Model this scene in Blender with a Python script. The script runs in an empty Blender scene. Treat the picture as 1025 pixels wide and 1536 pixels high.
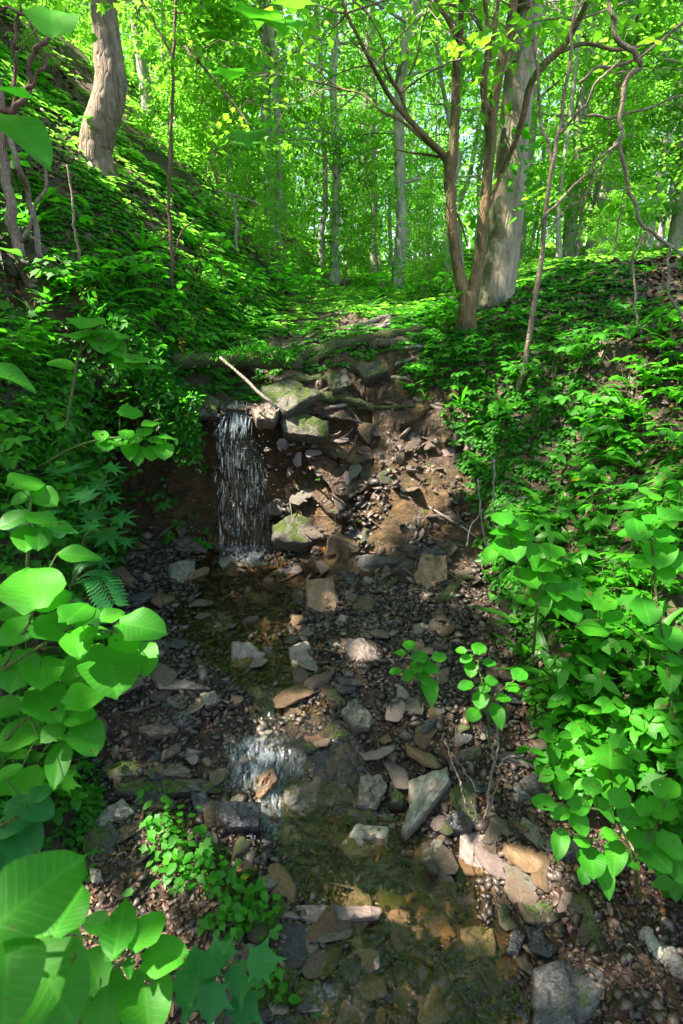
import bpy, bmesh, math, random
import numpy as np
from mathutils import Vector, Matrix
random.seed(7); RNG = np.random.default_rng(11)
sc = bpy.context.scene
col = sc.collection
def R(a): return math.radians(a)
# ------------------------------------------------------------------ camera model (photo pixels 1025 x 1536)
F = 850.0; PITCH = R(18); CZ = 1.7
cp, sp = math.cos(PITCH), math.sin(PITCH)
def ray(px, py):
    r = (px-512.5)/F; u = (768-py)/F
    return np.array([r, cp+u*sp, -sp+u*cp])
def at(px, py, Y):                       # point on the ray of a pixel at distance Y in front
    d = ray(px, py); return np.array([0, 0, CZ])+d*(Y/d[1])
def depth(p): return p[1]*cp-(p[2]-CZ)*sp
def pxsize(p): return depth(p)/F         # metres per photo pixel
# ------------------------------------------------------------------ noise
def _h(i, j, k, s):
    n = (i*374761393+j*668265263+k*2147483647+s*1274126177) & 0xffffffff
    n = ((n ^ (n >> 13))*1274126177) & 0xffffffff
    n = n ^ (n >> 16)
    return (n & 0xffffff)/float(0xffffff)
_CO = np.array([(a, b, c) for a in (0, 1) for b in (0, 1) for c in (0, 1)])
def vn(x, y, z=0.0, s=0):
    x = np.asarray(x, float); y = np.asarray(y, float); z = np.asarray(z, float)+np.zeros_like(x)
    sh = x.shape; P = np.stack([x.ravel(), y.ravel(), z.ravel()]); I = np.floor(P); f = P-I; f = f*f*(3-2*f); I = I.astype(np.int64)
    W = 0
    if P.shape[1] > 20000:
        for c in _CO:
            h = _h(I[0]+c[0], I[1]+c[1], I[2]+c[2], s); W = W+h*(f[0] if c[0] else 1-f[0])*(f[1] if c[1] else 1-f[1])*(f[2] if c[2] else 1-f[2])
        return (W*2-1).reshape(sh)
    J = I[:, None, :]+_CO.T[:, :, None]; h = _h(J[0], J[1], J[2], s)
    w = np.where(_CO.T[:, :, None] == 1, f[:, None, :], 1-f[:, None, :]); w = w[0]*w[1]*w[2]
    return ((h*w).sum(0)*2-1).reshape(sh)
def fbm(x, y, z=0.0, o=4, s=0):
    r = 0; a = 1.0; f = 1.0; t = 0
    for q in range(o):
        r = r+a*vn(np.asarray(x)*f, np.asarray(y)*f, np.asarray(z)*f, s+q*17); t += a; a *= .5; f *= 2.03
    return r/t
def ss(a, b, t):
    t = np.clip((t-a)/(b-a+1e-9), 0, 1); return t*t*(3-2*t)
def ip(y, xs, ys): return np.interp(y, xs, ys)
# ------------------------------------------------------------------ terrain functions
def Lf(y): return ip(y, [-6, 0, 1.0, 1.62, 1.75, 1.95, 2.08, 2.6, 3.3, 4.2], [-.25, -.03, 0, .03, .06, .19, .24, .29, .35, .38])
def Uf(y): return ip(y, [3.2, 3.55, 3.85, 4.6, 5, 6, 10, 20, 40, 80, 200], [1.22, 1.26, 1.50, 1.66, 1.74, 1.86, 2.3, 3.4, 5.4, 8.5, 16])
def xl(y): return ip(y, [-3, 0, 1.0, 1.5, 2.0, 2.5, 3.1, 3.38, 3.52, 4.3, 5, 8, 12, 20, 60], [-.9, -.8, -.78, -.88, -1.08, -1.22, -1.36, -1.34, -.93, -.78, -.6, -.35, -.2, 0, 0])
def xr(y): return ip(y, [-3, 0, 1.0, 1.3, 1.6, 2.0, 2.9, 3.4, 3.8, 4.3, 5, 6, 8, 12, 20, 60], [1.3, 1.15, 1.05, .96, .74, .74, .78, .70, .55, .55, .6, .8, 1.0, 1.5, 2, 3])
def xc(y): return ip(y, [.3, .8, 1.4, 1.75, 2.05, 2.5, 3.0, 3.4, 4.2], [.3, .22, .12, -.08, -.24, -.5, -.62, -.62, -.58])
def cw(y): return ip(y, [.3, 1.0, 1.5, 1.75, 2.05, 2.4, 3.0, 3.4, 3.5, 4.3], [.5, .5, .38, .24, .2, .42, .5, .4, .14, .1])
def stepfac(x, y):
    m = ss(-.36, .0, x)
    y0 = 3.40*(1-m)+2.86*m+.06*vn(x*3, 0*x, 0, 5)+.05*vn(x*8, 0*x, 0, 6); y1 = 3.50*(1-m)+3.80*m
    t = np.clip((y-y0)/(y1-y0), 0, 1)
    sm = t*t*(3-2*t); return sm*(1-m)+(.6*t+.4*sm)*m
def H(x, y, fine=True):
    x = np.asarray(x, float); y = np.asarray(y, float)
    s = stepfac(x, y)
    lo = Lf(y+.05*vn(x*6, y*2, 0, 9)); up = Uf(y)
    up = up+.10*ss(-.3, .1, x)*ss(3.6, 4.1, y)*(1-ss(4.6, 6, y))
    chan = np.exp(-((x-xc(y))/cw(y))**4)
    lo = lo-.05*chan+.035*(1-chan)
    chw = np.exp(-((x+.64)/.23)**4)*(1-ss(4.0, 4.2, y+.12*vn(x*5, y*3, 0, 12))); up = up*(1-chw)+1.22*chw+.05*ss(3.6, 4.2, y)*(1-ss(4.6, 5.4, y))*fbm(x*5, y*5, 0, 3, 13)
    b = lo*(1-s)+up*s
    dl = xl(y)-x; dr = x-xr(y)
    # left bank
    lip = ip(y, [0, 1.0, 1.5, 2.0, 2.4, 2.8, 3.3, 3.5, 3.9, 4.4, 5.0], [.06, .12, .22, .5, .75, .92, .95, .98, .34, .2, .08])
    lip = np.minimum(lip, np.maximum(1.32+.12*(y-3.2)-b, .05)+.0*y) if False else lip
    lipw = np.where(y > 3.42, np.clip(1.42-b+.25*ss(3.6, 4.4, y)*.8, .05, 1.2), lip)
    lf = np.maximum(dl-.1, 0)
    lrise = lipw*ss(0, .16, dl)+.86*np.minimum(lf, 14)+.25*np.maximum(lf-14, 0)+.1*ss(.1, .6, dl)
    # right bank
    c = np.clip(1.5-b, 0, 2); d = np.maximum(dr, 0)
    ext = np.maximum(d-c/1.05, 0)
    rrise = np.minimum(1.05*d, c)+.3*np.minimum(ext, 1.2)+.05*np.maximum(ext-1.2, 0)+.12*ss(0, .12, dr)*(1-ss(3.2, 4, y))*ss(1.4, 1.9, y)
    z = b+np.where(dl > 0, lrise, 0)+np.where(dr > 0, rrise, 0)
    k = ss(0, .4, dl)+ss(0, .4, dr)
    z = z+ss(.6, 1.6, dl)*(.30*fbm(x*.9, y*.7, 0, 3, 6)+.10*fbm(x*2.3, y*2.3, 0, 2, 7))
    z = z+.05*k*fbm(x*1.7, y*1.7, 0, 3, 3)+.25*ss(5, 14, y)*fbm(x*.3, y*.3, 0, 2, 4)
    if fine:
        bed = 1-np.clip(k, 0, 1)
        z = z+bed*(.030*fbm(x*7, y*7, 0, 4, 21)+.02*np.abs(vn(x*16, y*16, 0, 22)))+(1-bed)*.02*fbm(x*9, y*9, 0, 3, 23)
        tal = ss(-.35, 0, x)*ss(2.8, 3.0, y)*(1-ss(3.9, 4.2, y))*(1-ss(.6, 1, x))
        q = z*7+1.2*fbm(x*2.5, y*2.5, 0, 3, 32); fq = q-np.floor(q); z = z+tal*(.09*fbm(x*3.2, y*4, 0, 4, 31)+.10*(ss(.55, 1, fq)-fq))
    return z
TS = np.concatenate([np.arange(.3, 8, .03), np.arange(8, 90, .15)])
def hit(px, py):
    d = ray(px, py); w = np.nonzero(CZ+d[2]*TS < H(d[0]*TS, d[1]*TS))[0]
    if len(w) == 0: t = TS[-1]; return np.array([d[0]*t, d[1]*t, gnd(d[0]*t, d[1]*t)])
    i = max(w[0], 1); T2 = np.linspace(TS[i-1], TS[i], 14); w = np.nonzero(CZ+d[2]*T2 < H(d[0]*T2, d[1]*T2))[0]
    t = T2[w[0]] if len(w) else T2[-1]; return np.array([d[0]*t, d[1]*t, gnd(d[0]*t, d[1]*t)])
def gnd(x, y): return float(H(np.array([x]), np.array([y]))[0])
# ------------------------------------------------------------------ sun
SUN = np.array([-.54, -.10, .84]); SUN /= np.linalg.norm(SUN)
# ------------------------------------------------------------------ mesh helpers
def mesh_np(name, V, faces_flat, totals, mat, parent=None, uv=None, rnd=None, smooth=True, link=True):
    me = bpy.data.meshes.new(name)
    V = np.ascontiguousarray(V, dtype=np.float32); n = len(V)
    me.vertices.add(n); me.vertices.foreach_set('co', V.ravel())
    me.loops.add(len(faces_flat)); me.loops.foreach_set('vertex_index', np.asarray(faces_flat, dtype=np.int32))
    totals = np.asarray(totals, dtype=np.int32)
    me.polygons.add(len(totals))
    st = np.concatenate([[0], np.cumsum(totals)[:-1]]).astype(np.int32)
    me.polygons.foreach_set('loop_start', st)
    try: me.polygons.foreach_set('loop_total', totals)
    except Exception: pass
    if smooth: me.polygons.foreach_set('use_smooth', np.ones(len(totals), dtype=bool))
    if uv is not None:
        l = me.uv_layers.new(name='UVMap')
        l.data.foreach_set('uv', np.ascontiguousarray(uv[np.asarray(faces_flat)], dtype=np.float32).ravel())
    if rnd is not None:
        a = me.attributes.new('rnd', 'FLOAT', 'POINT'); a.data.foreach_set('value', np.ascontiguousarray(rnd, dtype=np.float32))
    me.update(calc_edges=True); me.validate()
    if mat: me.materials.append(mat)
    o = bpy.data.objects.new(name, me)
    if link: col.objects.link(o)
    if parent is not None: o.parent = parent
    return o
def tag(o, label=None, cat=None, group=None, kind=None):
    if label: o['label'] = label
    if cat: o['category'] = cat
    if group: o['group'] = group
    if kind: o['kind'] = kind
    return o
def empty(name, loc=(0, 0, 0)):
    o = bpy.data.objects.new(name, None); o.empty_display_size = .05; o.location = [float(v) for v in loc]; col.objects.link(o); return o
def copy_tree(o, loc, rz=0, s=1.0, label=None, group=None, tilt=(0, 0)):
    c = o.copy(); col.objects.link(c); c.location = [float(v) for v in loc]; c.rotation_euler = (tilt[0], tilt[1], rz)
    c.scale = (s, s, s) if not isinstance(s, tuple) else s
    if label: c['label'] = label
    if group: c['group'] = group
    for ch in list(o.children):
        d = ch.copy(); col.objects.link(d); d.parent = c
    return c
class Batch:                                   # collects arrays into one mesh
    def __init__(s): s.V = []; s.F = []; s.T = []; s.U = []; s.R = []; s.n = 0
    def add(s, V, F, T, U=None, r=None):
        V = np.asarray(V, float); s.V.append(V); s.F.append(np.asarray(F)+s.n); s.T.append(np.asarray(T))
        s.U.append(U if U is not None else np.zeros((len(V), 2)))
        s.R.append(np.full(len(V), random.random() if r is None else r) if np.isscalar(r) or r is None else r)
        s.n += len(V)
    def build(s, name, mat, parent=None, smooth=True):
        return mesh_np(name, np.concatenate(s.V), np.concatenate(s.F), np.concatenate(s.T), mat, parent, np.concatenate(s.U), np.concatenate(s.R), smooth)
def scatter(b, tpl, P, X, Yv, Z, S, rnd=None):
    """many copies of a template: P positions, X/Yv/Z axes (N,3), S sizes"""
    TV, TF, TT, TU = tpl; N = len(P); k = len(TV)
    S = np.asarray(S).reshape(-1, 1, 1) if np.ndim(S) else S
    V = P[:, None, :]+S*(TV[None, :, 0:1]*X[:, None, :]+TV[None, :, 1:2]*Yv[:, None, :]+TV[None, :, 2:3]*Z[:, None, :])
    F_ = (np.asarray(TF)[None, :]+(np.arange(N)*k)[:, None]).ravel()
    if rnd is None: rnd = RNG.random(N)
    b.add(V.reshape(-1, 3), F_, np.tile(TT, N), np.tile(TU, (N, 1)), np.repeat(rnd, k))
def frames(N, tip, up, rng=RNG):
    """orthonormal frames with Y along tip and Z near up"""
    Y = tip/np.linalg.norm(tip, axis=1, keepdims=True)
    X = np.cross(Y, up); X /= np.linalg.norm(X, axis=1, keepdims=True)+1e-9
    Z = np.cross(X, Y); return X, Y, Z
def tube(b, pts, rad, seg=8, wob=0.0, r=None, seed=0, cap=True):
    pts = np.asarray(pts, float); rad = np.asarray(rad, float); n = len(pts)
    T = np.gradient(pts, axis=0); T /= np.linalg.norm(T, axis=1, keepdims=True)+1e-9
    a = np.array([0, 0, 1.0]) if abs(T[0][2]) < .9 else np.array([1.0, 0, 0])
    N0 = np.cross(T[0], a); N0 /= np.linalg.norm(N0)
    ang = np.arange(seg)/seg*2*math.pi; V = []; U = []; L = 0
    for i in range(n):
        N0 = N0-T[i]*np.dot(N0, T[i]); N0 /= np.linalg.norm(N0)+1e-9; B = np.cross(T[i], N0)
        rr = rad[i]*np.ones(seg)
        if wob: rr = rr*(1+wob*fbm(np.cos(ang)*1.7+seed, np.sin(ang)*1.7+i*.0, i*.22+seed*3.1, 3, 7))
        V.append(pts[i]+rr[:, None]*(np.cos(ang)[:, None]*N0+np.sin(ang)[:, None]*B))
        if i: L += np.linalg.norm(pts[i]-pts[i-1])
        U.append(np.stack([ang/6.283, np.full(seg, L)], 1))
    V = np.concatenate(V); U = np.concatenate(U)
    F_ = []
    for i in range(n-1):
        for j in range(seg):
            k = (j+1) % seg; F_ += [i*seg+j, i*seg+k, (i+1)*seg+k, (i+1)*seg+j]
    T_ = [4]*((n-1)*seg)
    if cap: F_ += list(range(seg))[::-1]; F_ += [(n-1)*seg+j for j in range(seg)]; T_ += [seg, seg]
    b.add(V, F_, T_, U, r)
def smooth_path(pts, n):
    pts = np.asarray(pts, float); m = len(pts)
    if m == 2: t = np.linspace(0, 1, n)[:, None]; return pts[0]*(1-t)+pts[1]*t
    out = []; P = np.vstack([2*pts[0]-pts[1], pts, 2*pts[-1]-pts[-2]])
    for q in np.linspace(0, m-1-1e-6, n):
        i = int(q); t = q-i; a, b_, c, d = P[i], P[i+1], P[i+2], P[i+3]
        out.append(.5*((2*b_)+(-a+c)*t+(2*a-5*b_+4*c-d)*t*t+(-a+3*b_-3*c+d)*t**3))
    return np.array(out)
def tube_px(b, pl, seg=10, wob=.12, n=None, jit=0.0, r=None, seed=0, extra=None):
    """pl: (px, py, Y, width px)"""
    q = [np.append(at(a[0], a[1], a[2]), a[3]*.5*pxsize(at(a[0], a[1], a[2]))) for a in pl]
    if extra: q += [np.array(e, float) for e in extra]
    n = n or max(6, len(q)*5)
    S = smooth_path(q, n)
    if jit: S[:, :3] += jit*np.stack([fbm(np.arange(n)*.5, np.full(n, 1.0*c+seed), 0, 2, 40) for c in range(3)], 1)
    tube(b, S[:, :3], np.maximum(S[:, 3], .0008), seg, wob, r, seed)
    return S
# ------------------------------------------------------------------ materials
def nt(name):
    m = bpy.data.materials.new(name); m.use_nodes = True; t = m.node_tree; t.nodes.clear(); return m, t
class NB:
    def __init__(s, t): s.t = t
    def n(s, ty, **k):
        x = s.t.nodes.new(ty)
        for a, v in k.items():
            if a.startswith('i_'):
                key = a[2:].replace('_', ' ')
                s.set(x, int(key) if key.isdigit() else key, v)
            else: setattr(x, a, v)
        return x
    def set(s, x, key, v):
        sock = x.inputs[key]
        if hasattr(v, 'default_value') or isinstance(v, bpy.types.NodeSocket): s.t.links.new(v, sock)
        elif isinstance(v, tuple) and len(v) == 3 and sock.type == 'RGBA': sock.default_value = (*v, 1)
        else: sock.default_value = v
    def noise(s, vec, sc_, det=4, rough=.6, dist=0):
        return s.n('ShaderNodeTexNoise', i_Vector=vec, i_Scale=sc_, i_Detail=det, i_Roughness=rough, i_Distortion=dist).outputs['Fac']
    def ramp(s, f, stops):
        x = s.n('ShaderNodeValToRGB'); s.t.links.new(f, x.inputs[0]); e = x.color_ramp.elements
        while len(e) > 1: e.remove(e[-1])
        for i, (p, c) in enumerate(stops):
            q = e[0] if i == 0 else e.new(p)
            q.position = p; q.color = (*c, 1) if isinstance(c, tuple) else (c, c, c, 1)
        return x.outputs[0]
    def mix(s, f, a, b, mode='MIX'):
        x = s.n('ShaderNodeMix', data_type='RGBA', blend_type=mode)
        for i, v in ((0, f), (6, a), (7, b)):
            if isinstance(v, bpy.types.NodeSocket): s.t.links.new(v, x.inputs[i])
            elif i == 0: x.inputs[0].default_value = v
            else: x.inputs[i].default_value = (*v, 1)
        return x.outputs[2]
    def math(s, op, a, b=0.0, c=0.0):
        x = s.n('ShaderNodeMath', operation=op)
        for i, v in enumerate((a, b, c)):
            if isinstance(v, bpy.types.NodeSocket): s.t.links.new(v, x.inputs[i])
            else: x.inputs[i].default_value = v
        return x.outputs[0]
    def bump(s, h, st=.3, d=.01, n=None):
        x = s.n('ShaderNodeBump', i_Height=h, i_Strength=st, i_Distance=d)
        if n is not None: s.t.links.new(n, x.inputs['Normal'])
        return x.outputs[0]
    def pbsdf(s, **k): return s.n('ShaderNodeBsdfPrincipled', **k).outputs[0]
    def out(s, sh): s.t.links.new(sh, s.n('ShaderNodeOutputMaterial').inputs[0])
    def coord(s, k='Object'): return s.n('ShaderNodeTexCoord').outputs[k]
    def attr(s, nme): return s.n('ShaderNodeAttribute', attribute_name=nme).outputs['Fac']
    def mapv(s, v, sc_): return s.n('ShaderNodeMapping', i_Vector=v, i_Scale=sc_).outputs[0]
def leaf_mat(name, dark, light, trans, tfac=.4, rough=.42, vein=True, holes=False, yellow=0.0):
    m, t = nt(name); b = NB(t); r = b.attr('rnd'); oi = b.n('ShaderNodeObjectInfo').outputs['Random']
    rr = b.math('FRACT', b.math('ADD', r, oi))
    c = b.mix(rr, dark, light)
    nz = b.noise(b.coord(), 35, 3)
    c = b.mix(b.math('MULTIPLY', nz, .35), c, tuple(v*.55 for v in dark))
    tc = b.mix(rr, tuple(v*.8 for v in trans), trans)
    if yellow:
        f = b.math('GREATER_THAN', r, 1-yellow); c = b.mix(f, c, (.42, .36, .03)); tc = b.mix(f, tc, (.5, .42, .03))
    kw = {}
    if vein:
        uv = b.n('ShaderNodeUVMap', uv_map='UVMap').outputs[0]; sx = b.n('ShaderNodeSeparateXYZ', i_Vector=uv)
        u = b.math('ABSOLUTE', b.math('SUBTRACT', sx.outputs[0], .5)); v = sx.outputs[1]
        w = b.math('SINE', b.math('MULTIPLY', b.math('SUBTRACT', v, b.math('MULTIPLY', b.math('POWER', u, .85), .62)), 62))
        w = b.math('POWER', b.math('ABSOLUTE', b.math('MULTIPLY_ADD', w, .5, .5)), 12)
        mid = b.n('ShaderNodeMapRange', i_Value=u); mid.inputs[1].default_value = 0; mid.inputs[2].default_value = .03; mid.inputs[3].default_value = 1; mid.inputs[4].default_value = 0
        vv = b.math('MAXIMUM', w, mid.outputs[0])
        c = b.mix(b.ramp(b.noise(b.coord(), 14, 4), [(.4, 0.0), (.65, .5)]), c, dark)
        c = b.mix(b.math('MULTIPLY', vv, .24), c, tuple(min(1, v_*1.6+.02) for v_ in light))
        tc = b.mix(b.math('MULTIPLY', vv, .2), tc, tuple(v_*.55 for v_ in trans))
        kw['i_Normal'] = b.bump(b.math('MULTIPLY_ADD', vv, -.5, nz), .3, .0012)
    sp_ = b.ramp(b.noise(b.coord(), 42, 2, .5), [(.695, 0.0), (.715, .8)]); c = b.mix(sp_, c, (.14, .085, .03)); tc = b.mix(sp_, tc, (.05, .03, .01))
    p = b.pbsdf(i_Base_Color=c, i_Roughness=rough+.06, i_Specular_IOR_Level=.32, **kw)
    tr = b.n('ShaderNodeBsdfTranslucent', i_Color=tc).outputs[0]
    mx = b.n('ShaderNodeMixShader', i_Fac=tfac); t.links.new(p, mx.inputs[1]); t.links.new(tr, mx.inputs[2])
    if holes:
        hn = b.noise(b.coord(), 42, 2, .5); hf = b.math('GREATER_THAN', hn, .735)
        m2 = b.n('ShaderNodeMixShader', i_Fac=hf); t.links.new(mx.outputs[0], m2.inputs[1]); t.links.new(b.n('ShaderNodeBsdfTransparent').outputs[0], m2.inputs[2]); mx = m2
    b.out(mx.outputs[0]); return m
M = {}
M['leaf_near'] = leaf_mat('broad leaf green', (.018, .19, .012), (.06, .34, .018), (.12, .78, .04), .5, holes=True)
M['leaf_blue'] = leaf_mat('bluish broad leaf', (.012, .13, .028), (.022, .20, .04), (.03, .50, .06), .42, holes=True)
M['leaf_herb'] = leaf_mat('herb leaf green', (.014, .14, .008), (.05, .29, .014), (.12, .72, .03), .48, yellow=.004)
M['leaf_cover'] = leaf_mat('ground cover green', (.010, .10, .008), (.04, .24, .014), (.09, .58, .025), .45, vein=False, yellow=.006)
M['leaf_canopy'] = leaf_mat('canopy leaf green', (.03, .14, .010), (.08, .26, .016), (.24, .74, .035), .58, .4, vein=False)
M['leaf_far'] = leaf_mat('far canopy leaf', (.05, .20, .018), (.14, .36, .03), (.27, .78, .07), .6, .45, vein=False)
def litter_mat():
    m, t = nt('dead leaf'); b = NB(t); r = b.attr('rnd')
    c = b.ramp(r, [(0, (.025, .013, .008)), (.35, (.06, .032, .019)), (.65, (.10, .056, .034)), (.9, (.19, .115, .078)), (1, (.24, .10, .035))])
    c = b.mix(b.math('MULTIPLY', b.noise(b.coord(), 90), .5), c, (.04, .025, .02))
    p = b.pbsdf(i_Base_Color=c, i_Roughness=.55); b.out(p); return m
M['litter'] = litter_mat()
def bark_mat(name, c1, c2, c3, moss=.0, sc_=1.0, rough=.85, lich=(.42, .43, .38), lf=.55):
    m, t = nt(name); b = NB(t); co = b.coord(); v = b.mapv(co, (9*sc_, 9*sc_, 2.2*sc_))
    n1 = b.noise(v, 2.4, 8, .7, .6)
    vo = b.n('ShaderNodeTexVoronoi', feature='DISTANCE_TO_EDGE', i_Vector=b.mapv(co, (22*sc_, 22*sc_, 5*sc_)), i_Scale=1.0).outputs[0]
    c = b.ramp(n1, [(.28, c1), (.5, c2), (.72, c3)])
    n2 = b.noise(co, 3.5*sc_, 6, .65)
    f = b.ramp(n2, [(lf, 0.0), (lf+.07, 1.0)]); c = b.mix(b.math('MULTIPLY', f, .8), c, lich)
    if moss:
        n3 = b.noise(co, 2.1, 5, .7); g = b.n('ShaderNodeNewGeometry').outputs['Normal']
        nx = b.n('ShaderNodeSeparateXYZ', i_Vector=g).outputs[0]
        k = b.math('ADD', n3, b.math('MULTIPLY', nx, -.10))
        f = b.ramp(k, [(.62-moss*.25, 0.0), (.70-moss*.25, 1.0)])
        c = b.mix(b.math('MULTIPLY', f, .85), c, (.06, .085, .02))
    fn = b.noise(co, 120, 4); c = b.mix(.35, c, b.mix(fn, (.02, .015, .01), (.4, .36, .3)), 'OVERLAY')
    h = b.math('ADD', b.math('MULTIPLY', n1, 1.0), b.math('MULTIPLY', b.math('MINIMUM', vo, .15), 3.0))
    h = b.math('ADD', h, b.math('MULTIPLY', fn, .25))
    b.out(b.pbsdf(i_Base_Color=c, i_Roughness=rough, i_Normal=b.bump(h, .75, .02))); return m
M['bark_big'] = bark_mat('pale mottled bark', (.18, .14, .09), (.44, .37, .26), (.64, .57, .45), .38)
M['bark_white_lit'] = bark_mat('pale grey sunlit bark', (.32, .30, .27), (.60, .58, .54), (.78, .76, .72), 0, .7)  # white trunks: paler copy of the forest bark, sunlight put into its colour
M['bark_left'] = bark_mat('rough brown grey bark', (.09, .06, .04), (.27, .20, .145), (.44, .36, .28), .3, 1.3, lf=.6)
M['bark_stem'] = bark_mat('mossy brown stem bark', (.09, .06, .03), (.27, .185, .085), (.38, .28, .13), .4, 2.0, lf=.72)
M['bark_far'] = bark_mat('grey forest bark', (.17, .155, .135), (.40, .38, .34), (.62, .60, .56), .05, .7)
M['twig'] = bark_mat('twig bark', (.20, .14, .10), (.36, .27, .20), (.46, .38, .30), 0, 4)
M['twig_red'] = bark_mat('reddish twig bark', (.10, .05, .035), (.20, .11, .08), (.28, .18, .13), 0, 4, lf=.8)
M['deadwood'] = bark_mat('wet dead wood', (.035, .026, .018), (.10, .075, .05), (.19, .15, .11), .25, 3, .5, lf=.9)
M['drift'] = bark_mat('bleached dead wood', (.16, .13, .10), (.33, .29, .24), (.48, .45, .40), 0, 3, .7)
M['mosslog'] = bark_mat('mossy log bark', (.03, .03, .012), (.06, .06, .02), (.10, .09, .04), 1.0, 3, .9, lf=.9)
M['stem_green'] = bark_mat('green herb stem', (.06, .12, .02), (.10, .18, .03), (.12, .16, .05), 0, 5, .6, lf=.95)
def rock_mat(name, c1, c2, c3, moss=0.0, rough=.45, stripe=1.0, lichen=0.0):
    m, t = nt(name); b = NB(t); co = b.coord(); oi = b.n('ShaderNodeObjectInfo').outputs['Random']
    off = b.n('ShaderNodeVectorMath', operation='ADD', i_0=co).outputs[0]
    t.links.new(b.n('ShaderNodeCombineXYZ', i_X=b.math('MULTIPLY', oi, 17), i_Y=b.math('MULTIPLY', oi, 9)).outputs[0], off.node.inputs[1])
    n1 = b.noise(off, 13, 10, .75, .5); n5 = b.noise(off, 48, 6, .7, .6)
    st = b.noise(b.mapv(off, (10, 60, 90)), 1.3, 5, .6, .8)
    k = b.math('ADD', b.math('MULTIPLY', n1, 1-.5*stripe), b.math('MULTIPLY', st, .5*stripe))
    c = b.ramp(k, [(.32, c1), (.5, c2), (.66, c3)])
    sh = b.math('MULTIPLY_ADD', oi, .7, .65)
    c = b.mix(1.0, c, b.n('ShaderNodeCombineColor', i_Red=sh, i_Green=sh, i_Blue=sh).outputs[0], 'MULTIPLY')
    fn = b.noise(off, 160, 3)
    c = b.mix(.4, c, b.mix(fn, (.02, .015, .01), (.5, .47, .42)), 'OVERLAY'); c = b.mix(.3, c, b.ramp(n5, [(.35, .15), (.65, .8)]), 'OVERLAY')
    if lichen: c = b.mix(b.ramp(b.noise(off, 26, 4), [(.6, 0.0), (.66, lichen)]), c, (.42, .40, .36))
    r = rough
    if moss:
        nz = b.n('ShaderNodeSeparateXYZ', i_Vector=b.n('ShaderNodeNewGeometry').outputs['Normal']).outputs[2]
        f = b.ramp(b.math('ADD', b.noise(off, 9, 5, .7), b.math('MULTIPLY', nz, .22)), [(.80-moss*.3, 0.0), (.88-moss*.3, 1.0)])
        mc = b.mix(b.noise(off, 45, 3), (.012, .022, .003), (.065, .10, .012))
        c = b.mix(f, c, mc); r = b.math('MULTIPLY_ADD', f, .5, rough)
    h = b.math('ADD', b.math('ADD', b.math('MULTIPLY', k, 1.8), b.math('MULTIPLY', n5, .8)), b.math('MULTIPLY', fn, .25))
    b.out(b.pbsdf(i_Base_Color=c, i_Roughness=r, i_Normal=b.bump(h, .7, .012))); return m
M['rock'] = rock_mat('wet brown schist', (.045, .033, .026), (.12, .088, .066), (.24, .185, .145), .08, .34)
M['rock_dark'] = rock_mat('dark wet slate', (.022, .023, .028), (.06, .06, .068), (.14, .14, .15), .03, .2)
M['rock_grey'] = rock_mat('grey green schist', (.07, .063, .052), (.18, .165, .135), (.34, .31, .26), .1, .38, 1.0)
M['rock_moss'] = rock_mat('mossy schist', (.03, .027, .018), (.08, .074, .052), (.15, .14, .10), .6, .5)
M['rock_ochre'] = rock_mat('ochre brown schist', (.06, .037, .02), (.17, .105, .056), (.29, .19, .11), .05, .45, .6)
M['rock_pale'] = rock_mat('pale grey schist', (.14, .12, .09), (.30, .26, .21), (.48, .43, .36), .1, .5, .9, .5)
M['rock_plum'] = rock_mat('plum grey slab', (.10, .075, .07), (.24, .18, .165), (.38, .30, .28), 0, .42, 1.0)
M['rock_talus'] = M['rock']
def ground_mat():
    m, t = nt('forest ground'); b = NB(t); co = b.coord()
    n1 = b.noise(co, 3, 8, .65, .3); n2 = b.noise(co, 26, 6, .7); n3 = b.noise(co, 110, 4, .7)
    soil = b.ramp(n2, [(.3, (.020, .012, .007)), (.5, (.058, .035, .021)), (.7, (.12, .075, .048))])
    vo = b.n('ShaderNodeTexVoronoi', i_Vector=b.mapv(co, (1, 1, 1)), i_Scale=30.0, i_Randomness=1.0)
    chips = b.mix(.55, b.ramp(b.n('ShaderNodeSeparateColor', i_Color=vo.outputs['Color']).outputs[0], [(0, (.016, .011, .008)), (.5, (.05, .034, .024)), (1, (.125, .088, .062))]), soil)
    wall = b.noise(b.mapv(co, (7, 7, 22)), 1.4, 8, .72, .7); drip = b.noise(b.mapv(co, (16, 16, 1.6)), 1.2, 5, .6)
    wallc = b.ramp(b.math('ADD', b.math('MULTIPLY', wall, .7), b.math('MULTIPLY', drip, .35)), [(.34, (.018, .012, .007)), (.5, (.09, .055, .025)), (.62, (.19, .115, .05)), (.75, (.30, .21, .12))])
    wallc = b.mix(b.math('MULTIPLY', b.ramp(b.noise(co, 4.5, 5), [(.5, 0.0), (.62, 1.0)]), .5), wallc, (.035, .040, .012))
    rk = b.attr('rock'); wt = b.attr('wet'); gr = b.attr('green')
    c = b.mix(b.math('MULTIPLY', wt, .6), soil, chips); c = b.mix(rk, c, wallc)
    gc = b.mix(n2, (.012, .035, .006), (.05, .10, .012))
    c = b.mix(b.math('MULTIPLY', gr, b.ramp(n1, [(.35, .15), (.6, .85)])), c, gc)
    ro = b.math('SUBTRACT', .85, b.math('MULTIPLY', b.math('MAXIMUM', wt, b.math('MULTIPLY', rk, .8)), .5))
    h = b.math('ADD', b.math('MULTIPLY', n2, .8), b.math('MULTIPLY', n3, .35))
    h = b.math('ADD', h, b.math('MULTIPLY', b.math('MULTIPLY', vo.outputs['Distance'], wt), -.18))
    h = b.math('ADD', h, b.math('MULTIPLY', b.math('MULTIPLY', wall, rk), 1.5))
    b.out(b.pbsdf(i_Base_Color=c, i_Roughness=ro, i_Normal=b.bump(h, 1.0, .035))); return m
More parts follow.
